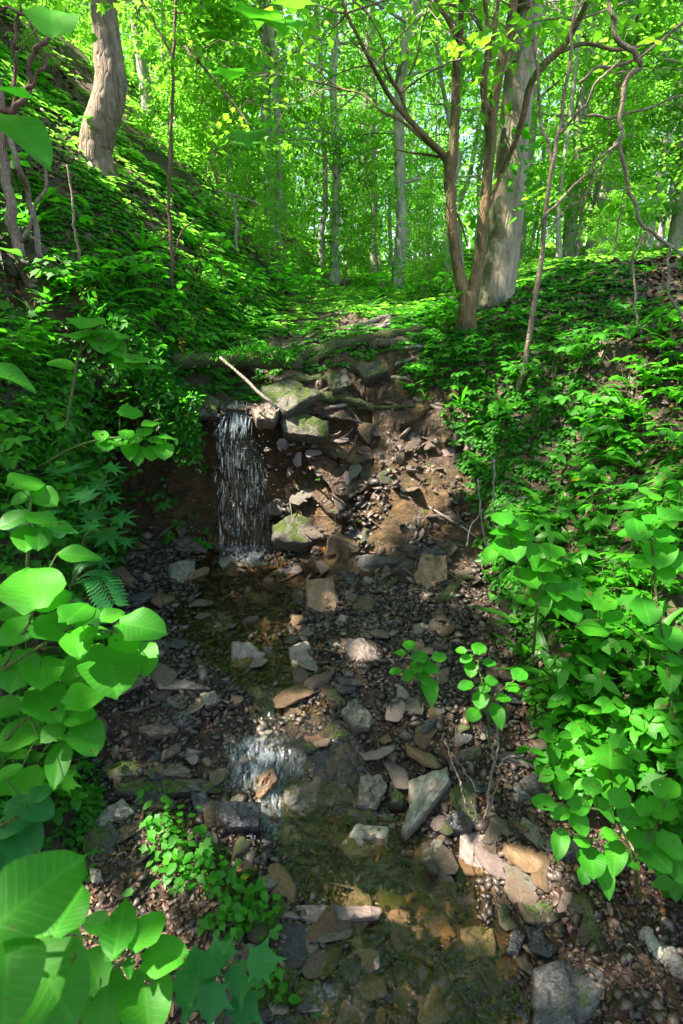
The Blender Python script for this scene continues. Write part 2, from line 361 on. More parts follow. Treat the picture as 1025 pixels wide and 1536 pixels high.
M['ground'] = ground_mat()
def water_mat():
    m, t = nt('shallow stream water'); b = NB(t); co = b.coord()
    n = b.noise(b.mapv(co, (1, .6, 1)), 20, 3, .5, 1.2); n2 = b.noise(co, 60, 2)
    h = b.math('ADD', n, b.math('MULTIPLY', n2, .3)); bp = b.bump(h, .8, .02)
    fr = b.n('ShaderNodeFresnel', i_IOR=1.36, i_Normal=bp).outputs[0]
    tr = b.n('ShaderNodeBsdfTransparent', i_Color=(.80, .70, .54)).outputs[0]
    gl = b.n('ShaderNodeBsdfGlossy', i_Color=(1, 1, 1), i_Roughness=.04, i_Normal=bp).outputs[0]
    mx = b.n('ShaderNodeMixShader', i_Fac=b.math('MULTIPLY_ADD', fr, .8, .01)); t.links.new(tr, mx.inputs[1]); t.links.new(gl, mx.inputs[2])
    b.out(mx.outputs[0]); return m
M['water'] = water_mat()
def foam_mat(name, a):
    m, t = nt(name); b = NB(t)
    tr = b.n('ShaderNodeBsdfTransparent', i_Color=(.9, .93, .95)).outputs[0]
    p = b.pbsdf(i_Base_Color=(.40, .48, .53), i_Roughness=.15, i_IOR=1.33)
    mx = b.n('ShaderNodeMixShader', i_Fac=a); t.links.new(tr, mx.inputs[1]); t.links.new(p, mx.inputs[2]); b.out(mx.outputs[0]); return m
M['foam'] = foam_mat('falling water', .27)
def veil_mat(name, su, sv, th, a, vp, gl_=.1):
    m, t = nt(name); b = NB(t); uv = b.n('ShaderNodeUVMap', uv_map='UVMap').outputs[0]
    n1 = b.noise(b.mapv(uv, (su, sv, 1)), 1.0, 5, .7, .8); n2 = b.noise(b.mapv(uv, (su*2.7, sv*2.2, 1)), 1.0, 3, .7, .5)
    f = b.ramp(b.math('ADD', b.math('MULTIPLY', n1, .6), b.math('MULTIPLY', n2, .4)), [(th, 0.0), (th+.16, a)])
    sx = b.n('ShaderNodeSeparateXYZ', i_Vector=uv); u = sx.outputs[0]; v = sx.outputs[1]
    e = b.math('MULTIPLY', b.math('MULTIPLY', u, b.math('SUBTRACT', 1.0, u)), 4.0); e2 = b.math('MULTIPLY', b.math('MULTIPLY', v, b.math('SUBTRACT', 1.0, v)), 4.0)
    e = b.math('MULTIPLY', e, b.math('POWER', b.math('MAXIMUM', e2, 0.0), vp)); e = b.math('ADD', e, b.math('MULTIPLY', b.math('SUBTRACT', b.noise(b.mapv(uv, (4, 3, 1)), 1.0, 3), .5), 1.3))
    e = b.math('MINIMUM', b.math('MAXIMUM', b.math('MULTIPLY', b.math('SUBTRACT', e, .22), 1.5), 0.0), 1.0); f = b.math('MULTIPLY', f, e)
    bp = b.bump(n1, 1.0, .02)
    tr = b.n('ShaderNodeBsdfTransparent', i_Color=(.93, .93, .91)).outputs[0]; gl = b.n('ShaderNodeBsdfGlossy', i_Roughness=.06, i_Normal=bp).outputs[0]
    m0 = b.n('ShaderNodeMixShader', i_Fac=gl_); t.links.new(tr, m0.inputs[1]); t.links.new(gl, m0.inputs[2])
    p = b.pbsdf(i_Base_Color=(.48, .56, .61), i_Roughness=.25, i_Normal=bp)
    mx = b.n('ShaderNodeMixShader', i_Fac=f); t.links.new(m0.outputs[0], mx.inputs[1]); t.links.new(p, mx.inputs[2]); b.out(mx.outputs[0]); return m
M['veil'] = veil_mat('falling veil of water', 40, 4.5, .54, .28, .15, .03)
M['riffle'] = veil_mat('painted glints on the stream', 9, 7, .48, .6, .4, .08)  # foam-coloured ripples standing in for sky glints on the water
M['rapid'] = veil_mat('white water of the cascade', 14, 4.0, .46, .75, .6, .06)
M['web'] = foam_mat('cobweb silk', .18)
def moss_mat():
    m, t = nt('moss'); b = NB(t); co = b.coord()
    c = b.mix(b.noise(co, 30, 4), (.015, .035, .004), (.085, .15, .015))
    b.out(b.pbsdf(i_Base_Color=c, i_Roughness=.95, i_Normal=b.bump(b.noise(co, 180, 4), .9, .01))); return m
M['moss'] = moss_mat()
def fin(b, name, mat, org=(0, 0, 0), parent=None, smooth=True):
    org = np.array(org, float)
    V = np.concatenate(b.V)-org
    o = mesh_np(name, V, np.concatenate(b.F), np.concatenate(b.T), mat, parent, np.concatenate(b.U), np.concatenate(b.R), smooth)
    if parent is None: o.location = [float(v) for v in org]
    return o
# ================================================================== TERRAIN
def axis(lo, hi, st, far, g=1.09):
    a = list(np.arange(lo, hi, st)); s = st
    while a[-1] < far: s *= g; a.append(a[-1]+s)
    s = st
    while a[0] > -far: s *= g; a.insert(0, a[0]-s)
    return np.array(a)
ax = axis(-2.6, 2.4, .0125, 130, 1.10)
ay = [v for v in axis(.45, 5.6, .0125, 190, 1.07) if v > -12]
ay = np.array(ay)
X, Y = np.meshgrid(ax, ay); Z = H(X, Y)
gz_x = np.gradient(Z, axis=1)/np.gradient(X, axis=1); gz_y = np.gradient(Z, axis=0)/np.gradient(Y, axis=0)
slope = np.hypot(gz_x, gz_y)
steep = ss(1.5, 3.5, slope)
DL = xl(Y)-X; DR = X-xr(Y)
near = 1-ss(4.5, 6, np.abs(Y)); side = (Y > .6)
# rugged, slightly undercut rock face round the plunge pool
zr = np.clip((Z-.35)/1.0, 0, 1)
bell = np.sin(np.pi*zr)*((Y > 2.2)*(Y < 4.4))*(X < .2)
a = fbm(X*2.2, Y*2.2, Z*3.0, 4, 51); bb = fbm(X*7, Y*7, Z*11, 4, 52)
strata = np.abs(fbm(X*1.2, Y*1.2, Z*14, 3, 55))
d = steep*near*(.10*a+.045*bb+.05*strata)+(.09+.08*(1-ss(-.5, -.2, X)))*bell*steep
gx = gz_x/(slope+1e-6); gy = gz_y/(slope+1e-6)
Xw = X+gx*d; Yw = Y+gy*d; Zw = Z+steep*near*.04*bb
rock = np.clip(steep*1.2+ss(-.3, 0, X)*ss(2.8, 3.0, Y)*(1-ss(3.8, 4.2, Y))*(1-ss(.6, 1, X))*ss(-.1, .3, fbm(X*3, Y*3, Z*3, 3, 61)), 0, 1)*near
wet = (1-ss(0, .25, DL))*(1-ss(0, .25, DR))*(1-ss(4.2, 5, Y))
green = np.clip(ss(.1, .5, DL)+ss(.1, .6, DR)+ss(5, 7, Y), 0, 1)*ss(-.5, .3, fbm(X*1.3, Y*1.3, 0, 3, 62))
green = green*.7+.15*near*ss(.2, .5, fbm(X*5, Y*5, 0, 3, 63))*(1-wet)
ny, nx = X.shape
idx = np.arange(ny*nx).reshape(ny, nx)
Q = np.stack([idx[:-1, :-1], idx[:-1, 1:], idx[1:, 1:], idx[1:, :-1]], -1).reshape(-1)
g = mesh_np('ground', np.stack([Xw, Yw, Zw], -1).reshape(-1, 3), Q, np.full(len(Q)//4, 4), M['ground'])
for nme, arr in (('rock', rock), ('wet', wet), ('green', green)):
    at_ = g.data.attributes.new(nme, 'FLOAT', 'POINT'); at_.data.foreach_set('value', np.ascontiguousarray(arr.reshape(-1), dtype=np.float32))
tag(g, 'steep brown ravine floor and banks of soil, rock and leaf litter', 'ground', kind='structure')
# ================================================================== WATER
def sheet(name, x0, x1, y0, y1, zf, st, keep, lab, mat='water'):
    xs = np.arange(x0, x1, st); ys = np.arange(y0, y1, st); X, Y = np.meshgrid(xs, ys); Zs = zf(X, Y); K = keep(X, Y, Zs)
    ny, nx = X.shape; idx = np.arange(ny*nx).reshape(ny, nx)
    Q = np.stack([idx[:-1, :-1], idx[:-1, 1:], idx[1:, 1:], idx[1:, :-1]], -1)
    kk = K[:-1, :-1] & K[1:, 1:] & K[:-1, 1:] & K[1:, :-1]; Q = Q[kk].reshape(-1)
    o = mesh_np(name, np.stack([X, Y, Zs], -1).reshape(-1, 3), Q, np.full(len(Q)//4, 4), M[mat])
    return tag(o, lab, 'water', kind='structure')
def wz(X, Y):
    return Lf(Y)-.012+.004*fbm(X*9, Y*9, 0, 3, 71)
sheet('stream_water', -1.5, 1.1, .35, 3.52, wz, .012, lambda X, Y, Zs: (Zs > H(X, Y)-.012) & (X > xl(Y)-.1) & (X < xr(Y)+.1), 'shallow clear stream running over brown stones below the falls')
wb = Batch()
def strand(b, p0, p1, w, r):
    """one thread of falling water made of stretched drops"""
    n = random.randint(5, 8); t = np.linspace(0, 1, n)
    P = p0[None]*(1-t[:, None])+p1[None]*t[:, None]
    P[:, :2] += np.cumsum(RNG.normal(0, .0022, (n, 2)), 0)
    rad = w*(.25+1.0*RNG.random(n)**2)*np.clip(t*5, .3, 1); rad[0] = rad[-1] = .0004
    tube(b, P, rad, 4, 0, r, cap=False)
# the fall: lip at (325-400, 615-660) down to (330-400, 830)
for i in range(190):
    u = random.random()**1.35; px = 332+u*62+random.gauss(0, 3)
    top = 632+58*u+abs(random.gauss(0, 8)); start = random.random()**1.3*.88; ln = random.uniform(.03, .14)
    e = min(1, start+ln)
    Yt = 3.36-.05*u; z0 = at(px, top, Yt)[2]; z1 = .36
    def P(t): return np.array([at(px, top, Yt)[0]+.09*(u-.2)*t**.5, Yt-.02-.16*t**.6, z0+(z1-z0)*t])
    strand(wb, P(start), P(e), random.uniform(.0006, .0017), 0)
for i in range(60):                            # thin sheets sliding over the lip
    px = random.uniform(322, 372); p0 = at(px+10, 605+random.uniform(-6, 14), 3.62); p1 = at(px+random.uniform(-8, 14), 640+random.uniform(-5, 20), 3.38)
    p0[2] = max(p0[2], gnd(p0[0], p0[1])+.006)
    strand(wb, p0, p1, random.uniform(.0015, .004), 0)
for i in range(300):                            # splash beads
    a_ = random.random()*6.28; q = abs(random.gauss(0, .09)); c = np.array([-.57+q*math.cos(a_)*1.5+.03, 3.14+.7*q*math.sin(a_), .36+abs(random.gauss(0, .02))])
    strand(wb, c, c+np.array([random.gauss(0, .012), random.gauss(0, .008), .01+random.random()*.02]), random.uniform(.0008, .002), 0)
def veil(name, rows, mat, lab):
    V = []; U = []; n = len(rows); m = len(rows[0])
    for i, r_ in enumerate(rows):
        for j, p_ in enumerate(r_): V.append(p_); U.append((j/(m-1), i/(n-1)))
    Fq = []
    for i in range(n-1):
        for j in range(m-1): Fq += [i*m+j, (i+1)*m+j, (i+1)*m+j+1, i*m+j+1]
    b = Batch(); b.add(V, Fq, [4]*((n-1)*(m-1)), np.array(U)); return tag(fin(b, name, M[mat]), lab, 'water', kind='structure')
rows = []
for i in range(30):
    t = i/29; r_ = []
    for j in range(24):
        u = j/23; z0 = at(326+u*78, 632+26*u+9*vn(np.array([u*6]), np.array([0.]), 0, 5)[0], 3.36)[2]; x = at(333+u*50, 634, 3.36)[0]+.12*(u-.15)*t**.5
        r_.append((x, 3.34-.05*u-.15*t**.6+.012*vn(np.array([u*7]), np.array([t*2.]), 0, 3)[0], z0+(.355-z0)*t))
    rows.append(r_)
veil('waterfall', rows, 'veil', 'translucent veil of the waterfall, streaked white')
def drape(name, x0, x1, y0, y1, nx, ny, off, lab, sk=0, mt='rapid'):
    veil(name, [[tuple(hit(x0+(x1-x0)*j/(nx-1)+sk*i/(ny-1), y0+(y1-y0)*i/(ny-1))+[0, -.012, off]) for j in range(nx)] for i in range(ny)], mt, lab)
drape('white_water', 338, 432, 1106, 1192, 14, 14, .020, 'white water sliding over the lip of the cascade')
drape('white_water', 384, 440, 1180, 1256, 10, 12, .022, 'white water tumbling below the red brown stone', 14)
drape('white_water', 300, 352, 914, 952, 9, 7, .016, 'thin white riffle between the stones below the plunge pool')
drape('white_water', 425, 462, 1124, 1168, 7, 8, .018, 'small white runnel right of the cascade')
drape('white_water', 392, 470, 1242, 1276, 12, 7, .010, 'foam spreading from the foot of the cascade')
drape('white_water', 322, 400, 822, 856, 12, 6, .016, 'splashing foam at the foot of the waterfall')
for a_, c_ in (((560, 650, 1375, 1420), 'middle of the lower stream'), ((650, 740, 1425, 1480), 'right side of the lower stream'), ((440, 520, 1465, 1530), 'left side of the lower stream'), ((520, 600, 1290, 1345), 'narrows above the split plank of stone'), ((255, 300, 1068, 1092), 'shallows left of the cascade'), ((590, 640, 1440, 1500), 'bottom of the lower stream')):
    drape('riffle', a_[0], a_[1], a_[2], a_[3], 10, 8, .012, 'ripple with painted glints on the '+c_, 0, 'riffle')
tag(fin(wb, 'waterfall', M['foam']), 'thin veil of white water falling over the dark rock face', 'waterfall', kind='structure')
cb = Batch()
def casc(n, x0, x1, y0, y1, Y0, Y1, w=(.0012, .004)):
    for i in range(n):
        u = random.random(); v = random.random()**.8*.8; p = hit(x0+(x1-x0)*u, y0+(y1-y0)*v)+[0, -.01, .02]; v2 = min(1, v+random.uniform(.08, .3))
        q = hit(x0+(x1-x0)*u+random.gauss(0, 3), y0+(y1-y0)*v2)+[0, -.01, .014]; strand(cb, p, q, random.uniform(*w), 0)
casc(45, 345, 428, 1112, 1185, 2.06, 1.90); casc(30, 392, 440, 1180, 1250, 1.88, 1.74); casc(12, 430, 452, 1128, 1160, 2.02, 1.92)
casc(10, 310, 350, 922, 948, 2.66, 2.56, (.001, .0025)); casc(10, 480, 500, 1195, 1235, 1.84, 1.78, (.001, .003))
for i in range(110):
    p = hit(random.gauss(430, 34), random.gauss(1252, 9)); p[2] += .012+random.random()*.015
    strand(cb, p, p+np.array([random.gauss(0, .012), random.gauss(0, .012), random.gauss(0, .003)]), random.uniform(.001, .003), 0)
tag(fin(cb, 'cascade', M['foam']), 'small white cascade spilling over red brown stones in the stream', 'cascade', kind='structure')
# ================================================================== ROCKS
def hero_rock(poly, th=.05, k=.75, mat='rock', lift=.0, lab='', group=None, base=None, cat='rock', rough=1.0, name='rock', dx=0.0):
    pp = np.array(poly, float); c = pp.mean(0); lo = pp[np.argmax(pp[:, 1])]
    P0 = hit(c[0], c[1]) if base is None else np.array(base)
    d = ray(c[0], c[1]); tc = -d/np.linalg.norm(d)
    n = np.array([0, 0, 1.0])*k+tc*(1-k)+np.array([dx, 0, 0]); n /= np.linalg.norm(n)
    P0 = P0+n*(lift+th*.6)
    V3 = []
    cam = np.array([0, 0, CZ])
    # resample the outline
    m = 48; seg = np.linalg.norm(np.roll(pp, -1, 0)-pp, axis=1); cs = np.concatenate([[0], np.cumsum(seg)])
    out = []
    for s_ in (np.linspace(0, cs[-1], m, endpoint=False)+np.random.default_rng(int(pp[0][0])).uniform(-.3, .3, m)*cs[-1]/m) % cs[-1]:
        i = min(np.searchsorted(cs, s_, 'right')-1, len(pp)-1); t = (s_-cs[i])/max(seg[i], 1e-6); out.append(pp[i]*(1-t)+pp[(i+1) % len(pp)]*t)
    out = np.array(out)
    for q in out:
        dd = ray(q[0], q[1]); t = np.dot(P0-cam, n)/np.dot(dd, n); V3.append(cam+dd*t)
    V3 = np.array(V3); C = V3.mean(0); rings = []
    sd = random.random()*50
    ax_ = V3[np.argmax(np.linalg.norm(V3-C, axis=1))]-C
    for f, dn in ((.15, .05), (.3, .04), (.45, .03), (.58, .02), (.70, .0), (.81, -.02), (.90, -.05), (.97, -.14), (1.01, -.35), (1.0, -.7), (.94, -1.15), (.6, -1.25)):
        W = C+(V3-C)*f+n*dn*th; rings.append(W)
    W = np.concatenate([[C]]+rings); side = np.linalg.norm(V3-C, axis=1).mean()
    e = W-C; s1 = 4/side; u1 = fbm(W[:, 0]*s1+sd, W[:, 1]*s1, W[:, 2]*s1, 3, 81)
    s2 = 1.3/side; a_ = fbm(W[:, 0]*s2+sd, W[:, 1]*s2, W[:, 2]*s2, 2, 82)
    tl = (a_*.5+.5)*4; stp = (np.floor(tl)+ss(.75, 1, tl-np.floor(tl)))/4-.5
    u2 = fbm(W[:, 0]*s1*3+sd, W[:, 1]*s1*3, W[:, 2]*s1*3, 3, 83); W = W+n*(rough*(.7*stp+.22*u1+.07*u2)*min(th, .06))[:, None]+e*(.05*u1+.025*u2)[:, None]
    Fq = []; T_ = []
    for j in range(m): Fq += [0, 1+j, 1+(j+1) % m]; T_.append(3)
    for r_ in range(len(rings)-1):
        for j in range(m):
            k2 = (j+1) % m; Fq += [1+r_*m+j, 1+(r_+1)*m+j, 1+(r_+1)*m+k2, 1+r_*m+k2]; T_.append(4)
    L_ = 1+(len(rings)-1)*m; Fq += [L_+j for j in range(m)][::-1]; T_.append(m)
    # local frame: z along the sheet normal, x along the long axis (for the grain)
    ax_ = ax_-n*np.dot(ax_, n); ax_ /= np.linalg.norm(ax_); by = np.cross(n, ax_); Mx = np.stack([ax_, by, n], 1)
    b = Batch(); b.add((W-C) @ Mx, Fq, T_)
    o = mesh_np(name, np.concatenate(b.V), np.concatenate(b.F), np.concatenate(b.T), M[mat], None, None, np.concatenate(b.R), True)
    bm = bmesh.new(); bm.from_mesh(o.data); bmesh.ops.recalc_face_normals(bm, faces=bm.faces); bm.to_mesh(o.data); bm.free()
    try: o.data.set_sharp_from_angle(angle=R(32))
    except Exception: pass
    o.matrix_world = Matrix([[Mx[0][0], Mx[0][1], Mx[0][2], C[0]], [Mx[1][0], Mx[1][1], Mx[1][2], C[1]], [Mx[2][0], Mx[2][1], Mx[2][2], C[2]], [0, 0, 0, 1]])
    return tag(o, lab, cat, group)
HR = [
 ([(250,845),(275,836),(293,840),(294,870),(285,893),(268,893),(252,870)], .07, .35, 'rock_grey', 'upright grey slab standing at the left edge of the plunge pool'),
 ([(458,868),(500,862),(510,900),(500,930),(480,945),(460,915)], .09, .45, 'rock_ochre', 'square ochre brown block at the foot of the talus, right of the pool'),
 ([(347,960),(372,957),(399,977),(396,1011),(365,1018),(345,1008)], .09, .5, 'rock_plum', 'rounded dark purplish boulder in the middle of the upper stream'),
 ([(394,970),(412,968),(420,1000),(412,1012),(398,1000)], .05, .5, 'rock', 'narrow brown stone leaning on the right side of the rounded purplish boulder'),
 ([(433,967),(462,957),(479,996),(477,1013),(438,1011)], .05, .55, 'rock_plum', 'flat plum coloured slab between the purplish boulder and the sunlit stone'),
 ([(521,957),(545,955),(575,982),(573,996),(540,996),(518,977)], .07, .7, 'rock_plum', 'stone struck by the brightest sun patch beside the stream'),
 ([(511,1065),(535,1040),(560,1074),(555,1091),(530,1089)], .05, .6, 'rock_grey', 'triangular grey stone right of the stream below the sunlit stone'),
 ([(479,1084),(501,1082),(528,1091),(521,1104),(496,1106)], .03, .7, 'rock_moss', 'small flat olive stone just left below the triangular grey one'),
 ([(612,1165),(672,1147),(677,1170),(610,1250),(603,1240),(615,1200)], .09, .6, 'rock_grey', 'large long striped grey slab lying diagonally right of the cascade'),
 ([(540,1162),(574,1162),(582,1177),(565,1211),(535,1208)], .08, .5, 'rock_grey', 'upright grey stone between the cascade and the long striped slab'),
 ([(585,1170),(600,1168),(608,1190),(605,1208),(585,1205)], .06, .5, 'rock_moss', 'small mossy stone touching the left side of the long striped slab'),
 ([(521,1212),(560,1214),(597,1222),(596,1232),(560,1232),(520,1222)], .035, .6, 'rock_moss', 'thin mossy plank of stone bridging two pale stones below the cascade'),
 ([(508,1268),(535,1232),(584,1236),(584,1258),(565,1280),(526,1289)], .08, .5, 'rock_pale', 'pale flaky stone under the thin mossy plank right of the cascade'),
 ([(491,1172),(516,1170),(533,1187),(526,1206),(496,1204)], .07, .5, 'rock', 'rounded brown stone right of the ribbed block'),
 ([(423,1182),(443,1167),(487,1201),(457,1230),(423,1206)], .08, .55, 'rock_grey', 'ribbed block of stone forming the right lip of the cascade'),
 ([(325,1199),(391,1201),(392,1240),(345,1243),(328,1228)], .09, .45, 'rock_dark', 'black wet rectangular block at the left foot of the cascade'),
 ([(284,1187),(306,1182),(338,1226),(330,1243),(311,1226),(291,1211)], .06, .5, 'rock_dark', 'slanted blue black slab leaning against the black rectangular block'),
 ([(379,1162),(408,1148),(418,1167),(394,1199),(377,1191)], .07, .45, 'rock_ochre', 'red brown stone in the middle of the cascade'),
 ([(394,1218),(418,1220),(413,1238),(384,1246)], .05, .5, 'rock_ochre', 'small ochre stone right of the black rectangular block'),
 ([(125,1225),(184,1194),(204,1216),(193,1229),(140,1245)], .06, .6, 'rock_pale', 'pale cream stone on the left bank above the mossy stone'),
 ([(127,1247),(167,1231),(182,1247),(165,1295),(145,1304),(123,1277)], .08, .45, 'rock_moss', 'large upright mossy stone on the left bank below the pale cream one'),
 ([(243,1167),(335,1167),(336,1185),(245,1188)], .06, .5, 'rock_moss', 'long mossy beam shaped stone left of the cascade'),
 ([(150,1150),(185,1138),(230,1143),(210,1160),(165,1166)], .035, .75, 'rock_moss', 'flat dark green slab by the left bank of the stream'),
 ([(211,1152),(263,1141),(288,1155),(281,1163),(220,1166)], .035, .75, 'rock', 'flat brown slab directly above the long mossy beam stone'),
 ([(171,1174),(220,1163),(241,1181),(233,1192),(176,1185)], .05, .6, 'rock_moss', 'mossy stone between the pale cream stone and the long mossy beam'),
 ([(220,1192),(250,1188),(266,1203),(255,1214),(224,1212)], .04, .6, 'rock', 'dull grey brown stone just below the long mossy beam stone'),
 ([(691,1246),(722,1245),(748,1305),(747,1313),(686,1310)], .03, .55, 'rock_plum', 'smooth trapezoid purplish slab lying at the right edge of the stream'),
 ([(620,1290),(654,1253),(668,1262),(647,1304),(625,1303)], .06, .5, 'rock_grey', 'ribbed grey stone left of the trapezoid slab'),
 ([(670,1228),(689,1211),(715,1225),(708,1244),(680,1244)], .06, .5, 'rock_dark', 'rounded slate stone just above the trapezoid slab'),
 ([(684,1128),(721,1116),(724,1133),(694,1140)], .04, .6, 'rock_moss', 'small mossy stone under the leafy sprigs on the right bank'),
 ([(768,1174),(810,1151),(847,1156),(842,1200),(772,1200)], .05, .7, 'rock_dark', 'broad dark slate slab at the foot of the right bank'),
 ([(782,1350),(828,1350),(837,1383),(819,1397),(790,1378)], .06, .6, 'rock_moss', 'blue grey stone with a mossy right side at lower right'),
 ([(786,1388),(810,1392),(837,1425),(823,1436),(800,1420)], .05, .6, 'rock_dark', 'dark oblong stone below the blue grey mossy one'),
 ([(759,1425),(772,1392),(789,1402),(777,1434)], .05, .6, 'rock_dark', 'small dark stone left of the dark oblong one at lower right'),
 ([(420,1355),(570,1358),(572,1378),(480,1383),(415,1375)], .05, .6, 'rock_plum', 'flat split plank of stone lying across the stream'),
 ([(627,1505),(662,1447),(685,1462),(660,1515),(632,1522)], .03, .9, 'rock_dark', 'flat dark slab under the water at the bottom of the stream'),
 ([(800,1448),(847,1434),(911,1452),(902,1499),(870,1540),(800,1540)], .05, .85, 'rock_dark', 'broad dark slab at the lower right corner of the stream'),
 ([(408,784),(443,766),(478,778),(484,801),(460,816),(408,807)], .10, .5, 'rock_moss', 'mossy boulder right of the foot of the waterfall'),
 ([(326,866),(384,825),(396,830),(355,871)], .04, .5, 'rock_dark', 'dark slanted slab jutting out of the plunge pool'),
 ([(618,860),(636,825),(671,830),(674,900),(618,900)], .10, .35, 'rock_ochre', 'brown mossy boulder half buried at the right side of the talus'),
 ([(255,807),(285,801),(317,830),(261,836)], .06, .5, 'rock', 'wet ledge stone left of the foot of the waterfall'),
 ([(162,854),(185,848),(220,883),(197,900)], .05, .4, 'rock_ochre', 'leaning brown slab at the far left of the plunge pool'),
 ([(500,935),(512,920),(524,925),(515,945)], .03, .6, 'rock_grey', 'small pointed grey stone right below the ochre block'),
 ([(620,940),(633,932),(644,936),(640,955),(624,958)], .03, .6, 'rock_grey', 'small grey stone above the leafy sprigs right of the stream'),
 ([(390,576),(443,567),(478,587),(431,614),(396,596)], .08, .6, 'rock_moss', 'mossy stone at the right of the waterfall lip'),
 ([(419,626),(460,617),(495,632),(490,655),(425,646)], .08, .5, 'rock_moss', 'bright mossy ledge stone below the log jam'),
 ([(530,547),(571,538),(583,555),(548,567)], .08, .5, 'rock_moss', 'mossy stone wedged beneath the log jam'),
 ([(488,560),(520,552),(530,572),(500,585)], .07, .5, 'rock_moss', 'dark mossy stone at the centre of the log jam'),
 ([(408,567),(448,546),(456,558),(413,572)], .05, .5, 'rock_ochre', 'brown split block lying over the lip left of the log jam'),
 ([(370,890),(400,885),(405,905),(378,912)], .04, .6, 'rock', 'small brown stone below the dark slanted slab'),
 ([(375,930),(402,925),(412,945),(390,955)], .04, .6, 'rock_ochre', 'small brown stone just above the rounded purplish boulder'),
 ([(243,1045),(275,1038),(290,1052),(262,1060)], .03, .7, 'rock', 'small flat stone in the shallow water left of the stream middle'),
 ([(300,1040),(322,1035),(330,1050),(308,1057)], .03, .7, 'rock_grey', 'small light brown stone left of the purplish boulder in the water'),
 ([(375,1028),(395,1024),(396,1042),(378,1044)], .03, .7, 'rock_grey', 'small round pale stone below the purplish boulder'),
 ([(205,1090),(255,1078),(268,1095),(225,1105)], .03, .75, 'rock', 'flat brown stone under the water by the left bank'),
 ([(500,1025),(530,1018),(536,1032),(510,1038)], .03, .7, 'rock_dark', 'small dark stone above the triangular grey one'),
 ([(505,1440),(540,1432),(556,1455),(545,1480),(520,1476)], .03, .7, 'rock_dark', 'blue grey pebble in the shallow water at the bottom'),
 ([(500,1490),(535,1480),(560,1510),(545,1540),(505,1536)], .04, .7, 'rock_dark', 'blue grey stone at the bottom edge of the photo'),
 ([(520,1405),(540,1400),(548,1415),(530,1422)], .03, .7, 'rock_grey', 'small round grey pebble below the split plank of stone'),
 ([(133,1300),(150,1303),(155,1320),(138,1325)], .03, .6, 'rock_pale', 'small pinkish white stone below the mossy upright stone'),
 ([(410,1000+395),(470,1388),(462,1410),(420,1412)], .02, .9, 'rock', 'flat brown stone partly under water at the lower left of the stream'),
 ([(600,1340),(650,1330),(690,1365),(640,1385)], .03, .9, 'rock_ochre', 'flat orange brown slab under the water in the lower stream'),
 ([(690,1390),(740,1380),(745,1430),(700,1440)], .03, .9, 'rock_grey', 'flat greenish slab under the water right of the lower stream'),
]
for h_ in HR:
    hero_rock(h_[0], h_[1], h_[2], h_[3], lab=h_[4])
for pl_, t_, m_, l_ in [([(232,600),(262,588),(285,596),(280,614),(245,616)], .07, 'rock', 'dark stone at the left end of the rock wall lip'), ([(286,602),(312,590),(330,600),(326,618),(296,620)], .06, 'rock_moss', 'stone just left of the lip of the waterfall'),
  ([(376,608),(400,600),(420,610),(412,628),(384,628)], .07, 'rock', 'wet stone just right of the lip of the waterfall'), ([(345,590),(362,584),(376,592),(368,604),(350,604)], .04, 'rock_dark', 'small black stone in the water above the lip of the waterfall')]:
    hero_rock(pl_, t_, .6, m_, lab=l_)
# random stones sharing meshes
def hull_rock(seed, flat):
    rr = random.Random(seed); bm = bmesh.new()
    for i in range(13):
        v = Vector((rr.gauss(0, 1), rr.gauss(0, 1), rr.gauss(0, 1))).normalized(); bm.verts.new((v.x*.5*rr.uniform(.8, 1), v.y*.36*rr.uniform(.8, 1), v.z*flat*rr.uniform(.8, 1)))
    r_ = bmesh.ops.convex_hull(bm, input=bm.verts)
    for v in [v for v in bm.verts if not v.link_faces]: bm.verts.remove(v)
    bmesh.ops.bevel(bm, geom=list(bm.edges), offset=.022, segments=1, affect='EDGES', profile=.6)
    bmesh.ops.triangulate(bm, faces=bm.faces); bmesh.ops.subdivide_edges(bm, edges=bm.edges, cuts=2, use_grid_fill=True)
    for v in bm.verts:
        q = v.co; n_ = float(fbm(q.x*5+seed, q.y*5, q.z*9, 3, 91)); v.co += v.co.normalized()*n_*.045
    bmesh.ops.recalc_face_normals(bm, faces=bm.faces)
    me = bpy.data.meshes.new('stone'); bm.to_mesh(me); bm.free()
    for p in me.polygons: p.use_smooth = True
    try: me.set_sharp_from_angle(angle=R(30))
    except Exception: pass
    return me
RM = []
mats_ = ['rock', 'rock', 'rock_dark', 'rock_grey', 'rock_ochre', 'rock', 'rock_plum', 'rock_moss', 'rock_dark', 'rock']
for i in range(20):
    me = hull_rock(100+i, [.10, .16, .24][i % 3]); me.materials.append(M[mats_[i % 10]]); RM.append(me)
def lay_stone(p, size, i, lab, group, tilt=.35):
    o = bpy.data.objects.new('stone', RM[i % 20]); col.objects.link(o); o.location = (p[0], p[1], p[2]+size*.06)
    o.rotation_euler = (random.gauss(0, tilt), random.gauss(0, tilt), random.random()*6.28); o.scale = (size,)*3
    tag(o, lab, 'stone', group)
cnt = 0
